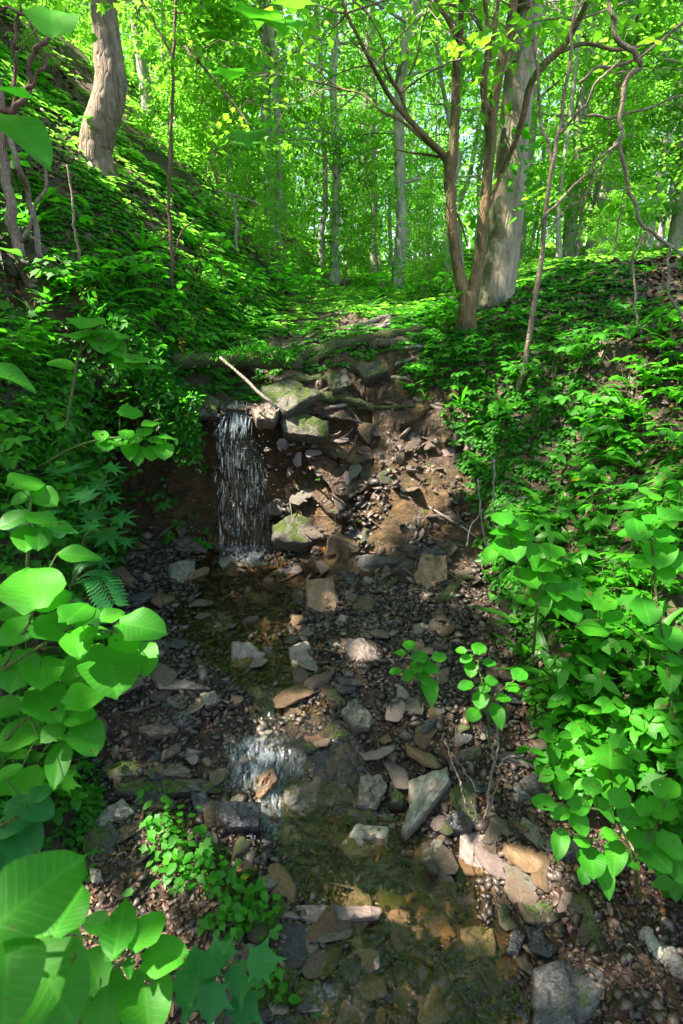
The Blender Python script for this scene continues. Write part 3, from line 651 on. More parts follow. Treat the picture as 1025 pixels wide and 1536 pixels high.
for i in range(3000):
    if cnt >= 236: break
    px, py = random.uniform(90, 900), random.uniform(800, 1535); p = hit(px, py); x, y = p[0], p[1]
    if x < xl(y)+.0 or x > xr(y)+.04 or y > 3.5 or (x < -.32 and y < 1.42): continue
    ch = math.exp(-((x-xc(y))/(cw(y)+.05))**4)
    if ch > .6 and random.random() < .1: continue
    sz = min(.19, random.lognormvariate(math.log(.078), .42))*(.8+.2*y)
    if y > 2.25: lab, gp = 'small wet brown stone among the rubble between the falls and the cascade', 'small stones in the upper stream bed'
    elif x > .3: lab, gp = 'small angular stone in the rubble along the right edge of the stream', 'small stones along the right edge of the stream'
    else: lab, gp = 'small wet stone in the lower stream bed around the cascade', 'small stones in the lower stream bed'
    lay_stone(p, sz, random.randrange(20), lab, gp); cnt += 1
cnt = 0
for i in range(900):
    if cnt >= 24: break
    px, py = random.uniform(405, 700), random.uniform(640, 870); p = hit(px, py)
    if p[1] > 4.1 or p[0] > .95 or (px < 470 and py < 720): continue
    o = bpy.data.objects.new('ledge_stone', RM[random.choice([2, 5, 8, 11, 14, 17, 1, 6, 16, 3])]); col.objects.link(o); sz = random.uniform(.12, .34)
    o.location = (p[0], p[1]+sz*.1, p[2]-sz*.03); o.rotation_euler = (random.gauss(.45, .25), random.gauss(0, .3), random.gauss(0, .9)); o.scale = (sz, sz*.9, sz*random.uniform(.7, 1.1))
    tag(o, 'rough ledge stone embedded in the sun flecked talus right of the waterfall', 'ledge stone', 'ledge stones in the talus right of the waterfall'); cnt += 1
cnt = 0
for i in range(3000):
    if cnt >= 104: break
    px, py = random.uniform(110, 860), random.uniform(850, 1535); p = hit(px, py); x, y = p[0], p[1]
    if x < xl(y)+.0 or x > xr(y)+.06 or y > 3.4 or (x < -.34 and y < 1.42): continue
    if abs(px-395) < 60 and 1090 < py < 1260: continue
    o = bpy.data.objects.new('flat_stone', RM[random.choice([0, 3, 6, 9, 12, 15, 18, 1, 4, 7])]); col.objects.link(o); sz = random.uniform(.10, .22)*(.75+.25*y)
    o.location = (x, y, p[2]+.004); o.rotation_euler = (random.gauss(.1, .22), random.gauss(0, .22), random.random()*6.28); o.scale = (sz, sz*random.uniform(.7, 1.1), sz*random.uniform(.7, 1.2))
    tag(o, 'flat half buried stone in the rubble of the %s stream bed' % ('upper' if y > 2.1 else 'lower'), 'flat stone', 'half buried flat stones in the %s stream bed' % ('upper' if y > 2.1 else 'lower')); cnt += 1
cnt = 0
for i in range(2000):
    if cnt >= 60: break
    px, py = random.uniform(410, 740), random.uniform(640, 880); p = hit(px, py)
    if p[1] > 4: continue
    lay_stone(p, random.uniform(.05, .15), random.choice([6, 16, 6, 16, 1, 5, 3, 9]), 'flat shard of rock strengthening the sun flecks on the dark talus slope below the log jam', 'rock shards on the talus slope', .6); cnt += 1  # mostly pale plum shards, scattered to brighten the sun patches here
# gravel: chips nobody could count
def low_rock(seed):
    rr = random.Random(seed); bm = bmesh.new()
    for i in range(9): v = Vector((rr.gauss(0, 1), rr.gauss(0, 1), rr.gauss(0, 1))).normalized(); bm.verts.new((v.x*.55, v.y*.4, v.z*.17))
    bmesh.ops.convex_hull(bm, input=bm.verts)
    for v in [v for v in bm.verts if not v.link_faces]: bm.verts.remove(v)
    bmesh.ops.triangulate(bm, faces=bm.faces); bmesh.ops.recalc_face_normals(bm, faces=bm.faces); bm.verts.index_update()
    V = np.array([v.co[:] for v in bm.verts]); Fq = np.array([v.index for f in bm.faces for v in f.verts]); T_ = np.full(len(bm.faces), 3); bm.free(); return V, Fq, T_, np.zeros((len(V), 2))
def gravel_mat():
    m, t = nt('gravel chips'); b = NB(t); c = b.ramp(b.attr('rnd'), [(0, (.012, .009, .008)), (.4, (.03, .022, .017)), (.7, (.06, .045, .035)), (.88, (.095, .078, .064)), (.97, (.17, .14, .11)), (1, (.11, .05, .022))])
    c = b.mix(.5, c, b.mix(b.noise(b.coord(), 130, 4), (.03, .02, .015), (.5, .45, .4)), 'OVERLAY')
    b.out(b.pbsdf(i_Base_Color=c, i_Roughness=.48, i_Normal=b.bump(b.noise(b.coord(), 90, 3), .4, .006))); return m
M['gravel'] = gravel_mat()
def rot_frames(N, tilt):
    up = np.stack([RNG.normal(0, tilt, N), RNG.normal(0, tilt, N), np.ones(N)], 1); up /= np.linalg.norm(up, axis=1, keepdims=True)
    a_ = RNG.random(N)*6.283; t = np.stack([np.cos(a_), np.sin(a_), np.zeros(N)], 1); return frames(N, t-up*np.sum(t*up, 1, keepdims=True), up)
gb = Batch()
N = 17000; x = RNG.uniform(-1.5, 1.15, N*2); y = RNG.uniform(.7, 3.5, N*2)
ok = ~((y > 2.95) & (x > -.3) & (fbm(x*4, y*4, 0, 2, 99) < .35)) & (x > xl(y)-.05) & (x < xr(y)+.08) & ~((x < -.35) & (y < 1.4) & (RNG.random(N*2) > .2)); x, y = x[ok], y[ok]
z = H(x, y); N = len(x)
Xa, Ya, Za = rot_frames(N, .45); S = np.minimum(RNG.lognormal(math.log(.020), .6, N), .07)*(.75+.25*y)
for q in range(4):
    k = np.arange(N) % 4 == q; scatter(gb, low_rock(200+q*3), np.stack([x, y, z+.003], 1)[k], Xa[k], Ya[k], Za[k], S[k])
tag(fin(gb, 'gravel', M['gravel'], smooth=False), 'wet brown gravel and stone chips covering the stream bed', 'gravel', kind='stuff')
EXPO = 2.45
# ================================================================== LEAF TEMPLATES (tip along +Y, length 1)
def tpl_ovate(wd=.72, nu=2, nv=5, droop=.14, fold=.12, heart=.0, tip=.8):
    V = []; U = []
    ts = np.linspace(0, 1, nv+1)
    for t in ts:
        w = .5*wd*min(1, (t/.30)**.5 if t < .30 else 1)*(1-max(0, (t-.36)/.64)**1.9)**tip if t < 1 else 0.0
        if t == 0: w = .5*wd*heart
        for j in range(-nu, nu+1):
            u = j/nu; V.append((u*w, t-heart*.18*abs(u)*(1-t)*(t == 0), fold*abs(u)*w*1.2-droop*t*t+.03*math.sin(t*9+u*2)*abs(u))); U.append((.5+u*w*.7, t))
    Fq = []; k = 2*nu+1
    for i in range(nv):
        for j in range(k-1): Fq += [i*k+j, i*k+j+1, (i+1)*k+j+1, (i+1)*k+j]
    return np.array(V), np.array(Fq), np.full(nv*(k-1), 4), np.array(U)
def tpl_poly(out, cy=.25, droop=.12, fold=.1):
    P = [(0, cy)]+out; V = [(x, y, fold*abs(x)-droop*y*y) for x, y in P]; n = len(out); Fq = []
    for i in range(n-1): Fq += [0, i+1, i+2]
    return np.array(V), np.array(Fq), np.full(n-1, 3), np.array([(.5+x*.6, y) for x, y in P])
def lobed(n=5, deep=.45, spread=118, teeth=True):
    o = []; L = n*2
    for i in range(n):
        a = -spread+2*spread*i/(n-1); ln = .72-.24*(abs(a)/spread)**1.3
        for da, f in ((-spread/n*.55, .62), (-spread/n*.28, .74), (0, 1.0), (spread/n*.28, .74), (spread/n*.55, .62)) if teeth else ((0, 1),):
            o.append((a+da, ln*f))
        if i < n-1: o.append((a+spread/(n-1), ln*(1-deep)))
    pts = [(.02, 0)]+[(math.sin(math.radians(-a))*-1*r_, .28+math.cos(math.radians(a))*r_) for a, r_ in o]+[(-.02, 0)]
    pts = [(0.0, 0.02)]+[(x, y) for x, y in pts[1:-1]]+[(0.0, 0.02)]
    return tpl_poly(pts, .28)
T_HI = tpl_ovate(.86, 3, 9, heart=.35, tip=.62); T_HI2 = tpl_ovate(.56, 3, 9, .2, .16, .1, .9)
T_MED = tpl_ovate(.66, 1, 5, .16, .16); T_MED2 = tpl_ovate(.45, 1, 4, .2, .18)
T_LO = tpl_ovate(.60, 1, 2, .12, .15)
T_MAPLE = lobed(5, .35); T_MAPLE3 = lobed(3, .35, 70); T_PALM = lobed(7, .62, 125, False)
def T_small():
    V = [(0, 0, 0), (.27, .3, .05), (.22, .68, .02), (0, 1, -.1), (-.22, .68, .02), (-.27, .3, .05)]
    return np.array(V), np.array([0, 1, 2, 3, 0, 3, 4, 5]), np.array([4, 4]), np.array([(.5+v[0]*.7, v[1]) for v in V])
T_S = T_small()
def leaves(b, tpl, P, tip, up, S, rnd=None):
    P = np.atleast_2d(P); X, Y, Z = frames(len(P), np.atleast_2d(tip), np.atleast_2d(up)); scatter(b, tpl, P, X, Y, Z, S, rnd)
# ================================================================== NEAR TREES (drawn from their stems)
def px_pt(px, py, Yd): return at(px, py, Yd)
def limb(b, p0, d0, L, r0, droop=.1, n=9, kids=0, leafpts=None, seed=0, wig=.16):
    P = [np.array(p0)]; d = np.array(d0)/np.linalg.norm(d0)
    for i in range(n):
        d = d+RNG.normal(0, wig, 3)/math.sqrt(n)*1.6+np.array([0, 0, -droop/n]); d /= np.linalg.norm(d); P.append(P[-1]+d*L/n)
        if leafpts is not None and i > n*.25: leafpts.append((P[-1].copy(), d.copy()))
    P = np.array(P); tube(b, P, r0*np.linspace(1, .18, n+1), 5 if r0 < .03 else 8, .1, seed=seed, cap=False)
    for k in range(kids):
        i = random.randint(int(n*.25), n-1); dd = P[min(i+1, n)]-P[i]; dd /= np.linalg.norm(dd)
        s = RNG.normal(0, 1, 3); s[2] *= .35; s -= dd*np.dot(s, dd); s /= np.linalg.norm(s)
        limb(b, P[i], dd*.6+s*.8, L*random.uniform(.3, .55), r0*.4, droop, 6, kids//3, leafpts, seed+k)
def crown_on(b, pts, per, size, tpl, spread=.18, flat=.35, sunfilter=None):
    if not pts: return
    A = np.array([p for p, d in pts]); D = np.array([d for p, d in pts]); A = np.repeat(A, per, 0); D = np.repeat(D, per, 0); N = len(A)
    A = A+RNG.normal(0, spread, (N, 3))*np.array([1, 1, .45]); tip = D*.5+RNG.normal(0, .7, (N, 3))*np.array([1, 1, .3])+np.array([0, 0, -.25])
    up = RNG.normal(0, flat, (N, 3)); up[:, 2] = 1
    S = size*RNG.uniform(.65, 1.25, N)
    if sunfilter is not None: k = sunfilter(A); A, tip, up, S = A[k], tip[k], up[k], S[k]
    leaves(b, tpl, A, tip, up, S)
# sun patches the canopy leaves open (photo px, radius m)
SP = [(500,700,.06),(470,715,.05),(520,665,.05),(580,735,.10),(600,705,.10),(560,750,.07),(655,710,.08),(620,690,.06),(520,690,.05),(530,830,.06),(575,770,.06),(490,690,.05),(440,835,.04),
      (545,980,.055),(455,985,.035),(480,1075,.05),(450,1070,.03),(725,1100,.05),(765,1310,.09),(710,1295,.03),(720,855,.06),(740,1120,.03),(700,890,.05),
      (775,600,.09),(890,645,.10),(850,560,.07),(790,590,.05),(960,620,.10),(905,515,.10),(880,500,.09),(940,560,.08),(1000,600,.1),(930,600,.09),
      (240,320,.42),(280,370,.38),(215,285,.34),(310,400,.28),(265,345,.4),(185,250,.25),(330,425,.2),(20,340,.2),(590,480,.35),(560,495,.2),(610,470,.3),(350,455,.12),
      (945,880,.07),(985,940,.08),(960,1180,.07),(900,1140,.06),(1000,800,.08),(900,1230,.04),(770,820,.04),(975,1050,.06),(930,760,.06),(700,620,.05),(740,690,.05),
      (50,1000,.05),(60,1330,.08),(60,1490,.10),(250,1440,.05),(180,1400,.05),(300,1320,.05),(230,960,.03),(110,1080,.05),(240,1260,.05),(60,900,.04),(45,780,.05),
      (140,560,.05),(60,620,.05),(180,620,.05),(390,1130,.05),(420,1230,.05),(560,1370,.04),(640,1400,.04),(450,440,.2),(400,470,.15),(500,420,.3)]
SPW = [np.append(hit(a, b_), r_) for a, b_, r_ in SP]
for a, b_, Y_, r_ in [(770,150,5.0,.12),(772,190,5.0,.10),(765,230,5.0,.08),(776,110,5.0,.09),(760,400,5.1,.07),(700,440,4.5,.08),(680,300,4.5,.10),(730,250,4.5,.10),(150,150,5.4,.12),(60,1332,.47,.06),(78,1478,.45,.06),(169,1001,1.05,.04),(214,939,1.05,.04),(960,800,1.7,.05),(900,1240,1.4,.05)]: SPW.append(np.append(at(a, b_, Y_), r_))
SPW = np.array(SPW)
SPW[:13, 3] += .065
def open_to_sun(A):
    k = np.ones(len(A), bool)
    for q in SPW:
        v = A-q[:3]; t = v @ SUN; dd = np.linalg.norm(v-t[:, None]*SUN, axis=1)
        k &= ~((dd < q[3]*.9+.06) & (t > .5))
    return k
class TreeB:
    def __init__(s, name, base, label, cat, group=None):
        s.b = base; s.e = empty(name, base); tag(s.e, label, cat, group)
    def part(s, b, nm, mat, smooth=True): return fin(b, nm, M[mat], s.b, s.e, smooth)
# --- left tree with the flared, curved foot
base = hit(150, 262); Yb = base[1]+.1
TL = TreeB('tree', base, 'thick curved tree with peeling grey brown bark standing on the left slope', 'tree')
b = Batch(); tube_px(b, [(160,300,Yb,46),(154,268,Yb,46),(143,225,Yb,49),(150,195,Yb,48),(164,140,Yb,46),(166,108,Yb,44),(160,60,Yb,39),(155,0,Yb,36),(150,-150,Yb,34)], 22, .24, 60, extra=[(-2.6, 5.9, 7.5, .11), (-2.9, 6.0, 10.5, .07)])
lp = []
for i in range(9): a_ = 2.3+random.uniform(-1.6, 1.6); limb(b, (-2.7, 5.9, 6.6+i*.4), (math.cos(a_), math.sin(a_), .45), 2.6, .05, .2, 9, 5, lp)
TL.part(b, 'trunk', 'bark_left')
cbL = Batch(); crown_on(cbL, lp, 7, .13, T_MAPLE3, .25, .35, open_to_sun)
# --- big right tree
base = hit(743, 458); Yb = base[1]+.05
TR = TreeB('tree', base, 'large pale mottled tree trunk leaning right on the right bank', 'tree')
b = Batch(); tube_px(b, [(736,485,Yb,66),(742,455,Yb,57),(750,410,Yb,51),(757,350,Yb,49),(764,280,Yb,47),(770,210,Yb,46),(776,150,Yb,45),(784,80,Yb,42),(795,0,Yb,40),(812,-120,Yb,38)], 24, .10, 70, extra=[(2.35, 5.6, 7.6, .11), (2.6, 5.7, 10, .05)])
lp = []
for i in range(7): a_ = .9+random.uniform(-2.2, 2.2); limb(b, (2.25, 5.5, 6.6+i*.45), (math.cos(a_), math.sin(a_)+.5, .5), 2.4, .05, .2, 9, 5, lp)
TR.part(b, 'trunk', 'bark_big')
q = Batch(); crown_on(q, lp, 8, .12, T_MAPLE3, .25, .35, open_to_sun); TR.part(q, 'crown', 'leaf_canopy')
q = Batch(); pts = []
for i in range(46): pts.append((at(random.gauss(778, 14), random.gauss(235, 38), Yb-.16-.1*random.random()), np.array([random.gauss(0, 1), -.5, -.1])))
crown_on(q, pts, 1, .07, T_MED, .02, .6); TR.part(q, 'climbing_vine', 'leaf_herb')
# --- multi-stem tree in front
base = hit(698, 495); Y0 = base[1]
TM = TreeB('tree', base, 'slender forked tree with brown mossy stems in front of the large pale trunk', 'tree')
b = Batch(); mid = Y0
tube_px(b, [(700,515,mid,44),(699,490,mid,33),(701,462,mid,28),(704,438,mid,26)], 14, .14, 14)
tube_px(b, [(702,462,mid,24),(692,425,mid,20),(685,390,mid,16.5),(679,340,mid,15.5),(676,290,mid,16),(675,245,mid,18),(681,215,mid,15),(683,160,mid,13),(685,100,mid-.05,13),(690,50,mid-.1,11),(694,0,mid-.15,10),(698,-80,mid-.2,8)], 12, .10, 60)
tube_px(b, [(704,458,mid,22),(712,425,mid,19),(720,385,mid,16),(725,340,mid,15.5),(730,280,mid,15.5),(735,220,mid,16),(740,165,mid,15),(749,110,mid,15),(762,60,mid,14),(771,0,mid,13),(778,-80,mid,11)], 12, .10, 60)
tube_px(b, [(674,245,mid,13),(661,228,mid,9.5),(640,207,mid-.1,9),(610,175,mid-.15,8),(585,145,mid-.2,7),(560,100,mid-.3,6),(540,60,mid-.35,5.5),(520,20,mid-.4,5),(508,-20,mid-.4,4)], 8, .08, 44)
tube_px(b, [(662,232,mid,6),(630,205,mid+.1,5),(600,180,mid+.15,4),(570,165,mid+.2,3.5),(545,142,mid+.3,3),(512,133,mid+.4,2.5)], 6, .05, 24)
tube_px(b, [(612,176,mid-.15,5),(600,140,mid-.2,4.5),(578,100,mid-.3,4),(575,65,mid-.3,3.5),(555,25,mid-.3,3),(530,0,mid-.3,3)], 6, .05, 24)
tube_px(b, [(662,236,mid,5),(640,232,mid+.1,4),(610,228,mid+.1,3),(595,224,mid+.2,2.5)], 6, .05, 14)
tube_px(b, [(684,55,mid-.1,8),(672,30,mid-.1,7),(655,5,mid-.1,6),(640,-30,mid-.1,5)], 8, .05, 14)
tube_px(b, [(676,250,mid,7),(668,285,mid+.05,4),(690,330,mid+.1,3.5),(702,370,mid+.12,3)], 6, .05, 18)
tube_px(b, [(731,195,mid,8),(727,170,mid-.05,9),(728,120,mid-.1,8),(732,60,mid-.1,8),(728,0,mid-.1,7),(726,-60,mid-.1,6)], 8, .08, 26)
tube_px(b, [(735,170,mid,8),(726,150,mid-.05,8),(722,110,mid-.05,7),(715,95,mid-.05,6),(710,85,mid,5)], 8, .1, 16)
tube_px(b, [(728,110,mid-.08,8),(740,60,mid-.1,7),(748,0,mid-.1,6)], 8, .08, 14)
tube_px(b, [(749,265,mid-.02,7),(768,225,mid-.12,8),(785,175,mid-.22,9),(795,130,mid-.26,10.5),(815,98,mid-.3,11),(845,70,mid-.35,10),(868,30,mid-.4,9),(888,-10,mid-.45,8)], 10, .08, 40)
tube_px(b, [(725,330,mid,7),(740,292,mid-.02,6),(752,260,mid-.05,7)], 8, .05, 12)
tube_px(b, [(840,78,mid-.35,7),(880,65,mid-.3,6),(930,75,mid-.3,5),(990,60,mid-.2,4)], 6, .08, 20)
TM.part(b, 'trunk', 'bark_stem')
lp = []; b2 = Batch()
for q_ in [(560,100,mid-.3),(520,20,mid-.4),(690,50,mid-.1),(770,10,mid),(732,60,mid-.1),(868,30,mid-.4),(600,140,mid-.2),(512,133,mid+.4),(655,5,mid-.1)]:
    for k in range(3):
        s = RNG.normal(0, 1, 3); s[2] = abs(s[2])*.4+.1; limb(b2, at(*q_), s, .8, .006, .25, 7, 3, lp)
TM.part(b2, 'branches', 'twig')
q = Batch(); crown_on(q, lp, 1, .06, T_MED, .07, .35, open_to_sun); TM.part(q, 'crown', 'leaf_canopy')
# canopy that shades the ravine: crown of the left tree, plus an unseen tree added outside the frame on the hill
# (leaves laid along the sun's path; openings cut where sun patches fall)
N = 30000; G = np.stack([RNG.uniform(-3.6, 4.2, N), RNG.uniform(-.4, 7.6, N)], 1); gzs = H(G[:, 0], G[:, 1], False)
hh = RNG.uniform(5.5, 9.5, N); A = np.stack([G[:, 0], G[:, 1], gzs], 1)+SUN[None]*(hh/SUN[2])[:, None]
k = (fbm(A[:, 0]*.9, A[:, 1]*.9, A[:, 2]*.9, 3, 77) > -.22) & open_to_sun(A)
elev = (A[:, 2]-CZ)/np.maximum(A[:, 1], .01)
k &= ~((A[:, 1] > 0) & (elev < .66+0*elev)); A = A[k]; N = len(A)
tip = RNG.normal(0, 1, (N, 3))*np.array([1, 1, .3])+np.array([0, 0, -.3]); up = RNG.normal(0, .45, (N, 3)); up[:, 2] = 1; S = RNG.uniform(.11, .19, N)
near_left = A[:, 1] > 3.2
leaves(cbL, T_MAPLE3, A[near_left], tip[near_left], up[near_left], S[near_left]); TL.part(cbL, 'crown', 'leaf_canopy')
tb = np.array([-6.4, 1.6, gnd(-6.4, 1.6)]); T2 = TreeB('tree', tb, 'unseen grey trunk added outside the left edge, with a spreading crown that shades the ravine', 'tree')
b = Batch(); tube(b, smooth_path([tb-[0, 0, .3], tb+[.1, 0, 2], tb+[.6, .2, 4.5], tb+[.9, .4, 6]], 24), np.linspace(.17, .08, 24), 12, .1)
for i in range(9): a_ = random.uniform(-2.6, 1.2); limb(b, tb+np.array([.7, .3, 3.6+i*.25]), (math.cos(a_), math.sin(a_), .3), 3, .05, .1, 9, 3)
T2.part(b, 'trunk', 'bark_far')
q = Batch(); n_ = ~near_left; leaves(q, T_MAPLE3, A[n_], tip[n_], up[n_], S[n_]); T2.part(q, 'crown', 'leaf_canopy')
# --- saplings and vines near by
def sapling(name, paths, label, mat='twig', leafp=(), lsize=.07, cat='sapling', tpl=None, lm='leaf_canopy', per=2, group=None):
    p = at(*paths[0][0][:3]); T_ = TreeB(name, p, label, cat, group); b = Batch()
    for i, pl in enumerate(paths):
        if cat in ('vine', 'shrub', 'branch'): b = Batch()
        tube_px(b, pl, 7, .1, None, .012, seed=i+3)
        if cat in ('vine', 'shrub', 'branch'): T_.part(b, 'stem', mat)
    if cat not in ('vine', 'shrub', 'branch'): T_.part(b, 'stem', mat)
    if leafp:
        lp = []; bb = Batch()
        for a in leafp:
            for k in range(2): s = RNG.normal(0, 1, 3); s[2] *= .2; limb(bb, at(*a[:3]), s, a[3] if len(a) > 3 else .4, .003, .15, 6, 2, lp)
        T_.part(bb, 'twigs', mat); q = Batch(); crown_on(q, lp, per, lsize, tpl or T_MED, .04, .3, None); T_.part(q, 'foliage', lm)
    return T_
h1 = hit(775, 592)[1]
sapling('sapling', [[(772,600,h1,12),(780,575,h1,9),(793,520,h1,8),(801,465,h1-.02,7.5),(812,380,h1-.05,7),(828,260,h1-.1,6.5),(838,200,h1-.1,6),(850,120,h1-.1,5.5),(858,50,h1-.1,5),(868,-20,h1-.1,4)],
  [(830,250,h1-.1,5),(815,190,h1-.1,4.5),(806,120,h1-.1,4),(800,50,h1-.1,3.5),(793,-10,h1-.1,3)], [(838,205,h1-.1,4),(870,165,h1-.15,4),(900,120,h1-.2,3.5),(930,90,h1-.2,3)],
  [(806,420,h1,3),(818,360,h1,3),(845,320,h1,3),(880,290,h1,3),(925,210,h1,3)]], 'thin pale sapling with a white scarred foot rising from the middle of the right bank', 'twig', [(800,60,h1-.1,.35),(868,10,h1-.1,.4),(915,110,h1-.2,.35),(880,290,h1,.3)], .06)
vn_ = 2.9
sapling('vine', [[(905,-20,vn_,5),(920,20,vn_,6),(925,50,vn_,7),(952,78,vn_,8),(958,100,vn_,8),(940,125,vn_,7),(931,180,vn_,6),(931,230,vn_,5.5),(943,280,vn_,5.5),(960,325,vn_,5),(985,355,vn_,4.5),(1030,388,vn_,4)],
  [(968,350,vn_,4),(952,380,vn_,3.5),(951,430,vn_,3),(955,475,vn_,3),(962,500,vn_,2.5)], [(1005,372,vn_,4),(1002,400,vn_,4),(1004,440,vn_,4),(1020,470,vn_,4),(1040,500,vn_,4)]], 'long looping bare vine hanging at the right edge', 'twig', (), cat='vine')
sapling('vine', [[(880,172,vn_+.4,4),(930,175,vn_+.4,4),(980,158,vn_+.4,3.5),(1035,140,vn_+.4,3)],[(810,330,vn_+.4,3.5),(850,290,vn_+.4,4),(880,260,vn_+.4,4),(900,235,vn_+.4,3.5),(945,200,vn_+.4,3)],[(868,128,vn_+.4,4),(900,100,vn_+.4,5),(950,92,vn_+.4,5),(1040,20,vn_+.3,5)]], 'tangle of thin bare stems crossing behind the long looping vine', 'twig', (), cat='vine')
hs = hit(258, 442)[1]
sapling('sapling', [[(258,452,hs,6),(259,420,hs,6),(258,360,hs,5.5),(254,300,hs,5.5),(256,230,hs,5),(260,150,hs,5),(260,80,hs,5),(264,0,hs,4.5),(268,-80,hs,4)],
  [(258,385,hs,3),(272,350,hs,3),(285,335,hs,2.5),(300,325,hs,2)], [(262,55,hs,4),(300,95,hs-.1,3.5),(340,140,hs-.1,3),(375,190,hs-.2,2.5)],[(262,90,hs,4),(235,40,hs,3.5),(215,0,hs,3),(200,-40,hs,3)]], 'slender dark sapling rising from the middle of the left slope', 'twig_red', [(340,140,hs-.1,.5),(300,95,hs-.1,.5),(375,190,hs-.2,.45),(330,60,hs+.4,.6),(280,20,hs+.2,.5),(215,0,hs,.4)], .055, tpl=T_MAPLE3)
hs = hit(355, 383)[1]
sapling('dead_sapling', [[(356,392,hs,5),(355,350,hs,4.5),(353,293,hs,4)],[(353,294,hs,3),(340,290,hs,2.5),(325,285,hs,2)],[(353,294,hs,3),(375,300,hs,2.5),(392,308,hs,2)]], 'short bleached dead sapling standing on the left slope', 'drift')
# left edge shrub stems
hl = 2.6
sapling('shrub', [[(28,385,hl,16),(20,330,hl,16),(10,260,hl,14),(2,190,hl,13),(-10,100,hl,12)],[(60,385,hl+.1,9),(45,300,hl+.1,8),(28,250,hl,8),(5,180,hl,8),(-10,150,hl,7)],
  [(35,365,hl,6),(62,290,hl,5),(75,225,hl,4.5)],[(120,392,hl+.4,4),(112,330,hl+.4,3.5),(105,250,hl+.4,3)]], 'bare leaning shrub stems at the left edge of the slope', 'twig', (), cat='shrub')
ht = 1.7
sapling('branch', [[(-20,170,ht,10),(30,160,ht,9),(45,130,ht,8),(50,80,ht,7),(75,45,ht,6)],[(20,165,ht,6),(22,120,ht,6),(20,60,ht,5),(28,0,ht,4)],[(42,140,ht,6),(60,110,ht,5),(58,50,ht,4),(30,20,ht,4),(-10,10,ht,4)]], 'out of focus reddish twigs reaching in at the top left corner', 'twig_red', (), cat='branch')
# ================================================================== FOREST BEHIND (prototypes, then copies sharing meshes)
def make_tree(ht, r, zl, nl, nlimb, Lb, size, mat, tpl, per, lm, lean=.03, tname='tree', seed=0):
    e = empty(tname); b = Batch(); n = 22; zz = np.linspace(-.4, ht, n)
    cx = np.cumsum(RNG.normal(0, lean, n)); cy = np.cumsum(RNG.normal(0, lean, n)); P = np.stack([cx, cy, zz], 1)
    rad = r*(1-.8*np.clip(zz/ht, 0, 1))*(1+.5*np.exp(-np.maximum(zz, 0)*3)); tube(b, P, rad, 10, .14, seed=seed, cap=False); lp = []
    for i in range(nlimb):
        z = zl+(ht-zl)*(i+random.random())/nlimb; k = int((z+.4)/(ht+.4)*(n-1)); a = i*2.4+random.random(); L = Lb*(1-.55*(z-zl)/(ht-zl+.01))*random.uniform(.7, 1.2)
        limb(b, P[min(k, n-1)], (math.cos(a), math.sin(a), .35), L, max(.006, r*.28), .25, 8, 4, lp, i)
    fin(b, 'trunk', M[mat], (0, 0, 0), e); q = Batch(); crown_on(q, lp, per, size, tpl, .16*Lb/1.5, .3); fin(q, 'crown', M[lm], (0, 0, 0), e)
    return e
PT = [make_tree(15, .12, 2.6, 0, 27, 2.4, .12, 'bark_far', T_S, 4, 'leaf_far', .04, seed=1), make_tree(17, .17, 3.6, 0, 27, 2.8, .13, 'bark_far', T_S, 4, 'leaf_far', .05, seed=2), make_tree(13, .09, 2.0, 0, 30, 2.0, .12, 'bark_far', T_S, 5, 'leaf_far', .05, seed=3)]
PS = [make_tree(4.2, .025, .5, 0, 20, 1.1, .085, 'twig', T_S, 4, 'leaf_far', .03, 'sapling', 4), make_tree(3.0, .018, .3, 0, 16, .9, .08, 'twig', T_S, 4, 'leaf_far', .03, 'sapling', 5)]
PP = [make_tree(14, .055, 5.5, 0, 16, 1.6, .12, 'bark_far', T_S, 3, 'leaf_far', .06, seed=8), make_tree(11, .04, 4.0, 0, 14, 1.3, .11, 'bark_far', T_S, 3, 'leaf_far', .07, seed=9)]
used = set()
def put(protos, i, x, y, s, lab, cat, group, tilt=(0, 0)):
    z = gnd(x, y); o = protos[i]
    if o.name not in used:
        used.add(o.name); o.location = (x, y, z); o.rotation_euler = (tilt[0], tilt[1], random.random()*6.28); o.scale = (s,)*3; tag(o, lab, cat, group)
    else: o = copy_tree(o, (x, y, z), random.random()*6.28, s, lab, group, tilt); o['category'] = cat
    return o
FG = 'grey trunks of the sunlit forest behind the ravine'
def put_px(px, py, Yd, wpx, i, lab, group=None, tilt=(0, 0)):
    p = at(px, py, Yd); r0 = [.13, .17, .09][i]; s = wpx*.42*pxsize(p)/r0
    return put(PT, i, p[0], p[1], min(max(s, .55), 1.7), lab, 'tree', group, tilt)
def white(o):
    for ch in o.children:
        if ch.name.startswith('trunk'): ch.material_slots[0].link = 'OBJECT'; ch.material_slots[0].material = M['bark_white_lit']
put_px(478, 372, 13, 11, 2, 'grey trunk just left of the bright white central one')
put_px(417, 312, 10.5, 16, 1, 'grey trunk at the crest of the left slope, left of the bright central one')
put_px(228, 140, 10, 22, 1, 'dark grey trunk on the crest right of the curved left tree', tilt=(0, -.04))
put_px(665, 400, 13, 12, 0, 'pale trunk seen just left of the forked brown tree')
put_px(592, 395, 16, 9, 2, 'thin grey trunk between the bright central one and the forked tree')
put_px(912, 405, 13, 13, 0, 'grey trunk left of the white blotched one on the right', tilt=(0, .05))
put_px(1010, 400, 10, 16, 1, 'grey trunk at the far right edge of the forest', tilt=(0, .06))
put_px(855, 405, 14, 9, 2, 'thin dark trunk right of the big pale leaning one', tilt=(0, .04))
put_px(712, 400, 15, 9, 2, 'thin grey trunk seen between the stems of the forked tree')
white(put_px(495, 378, 11.5, 17, 0, 'white sunlit trunk in the centre of the forest, brightest of all'))
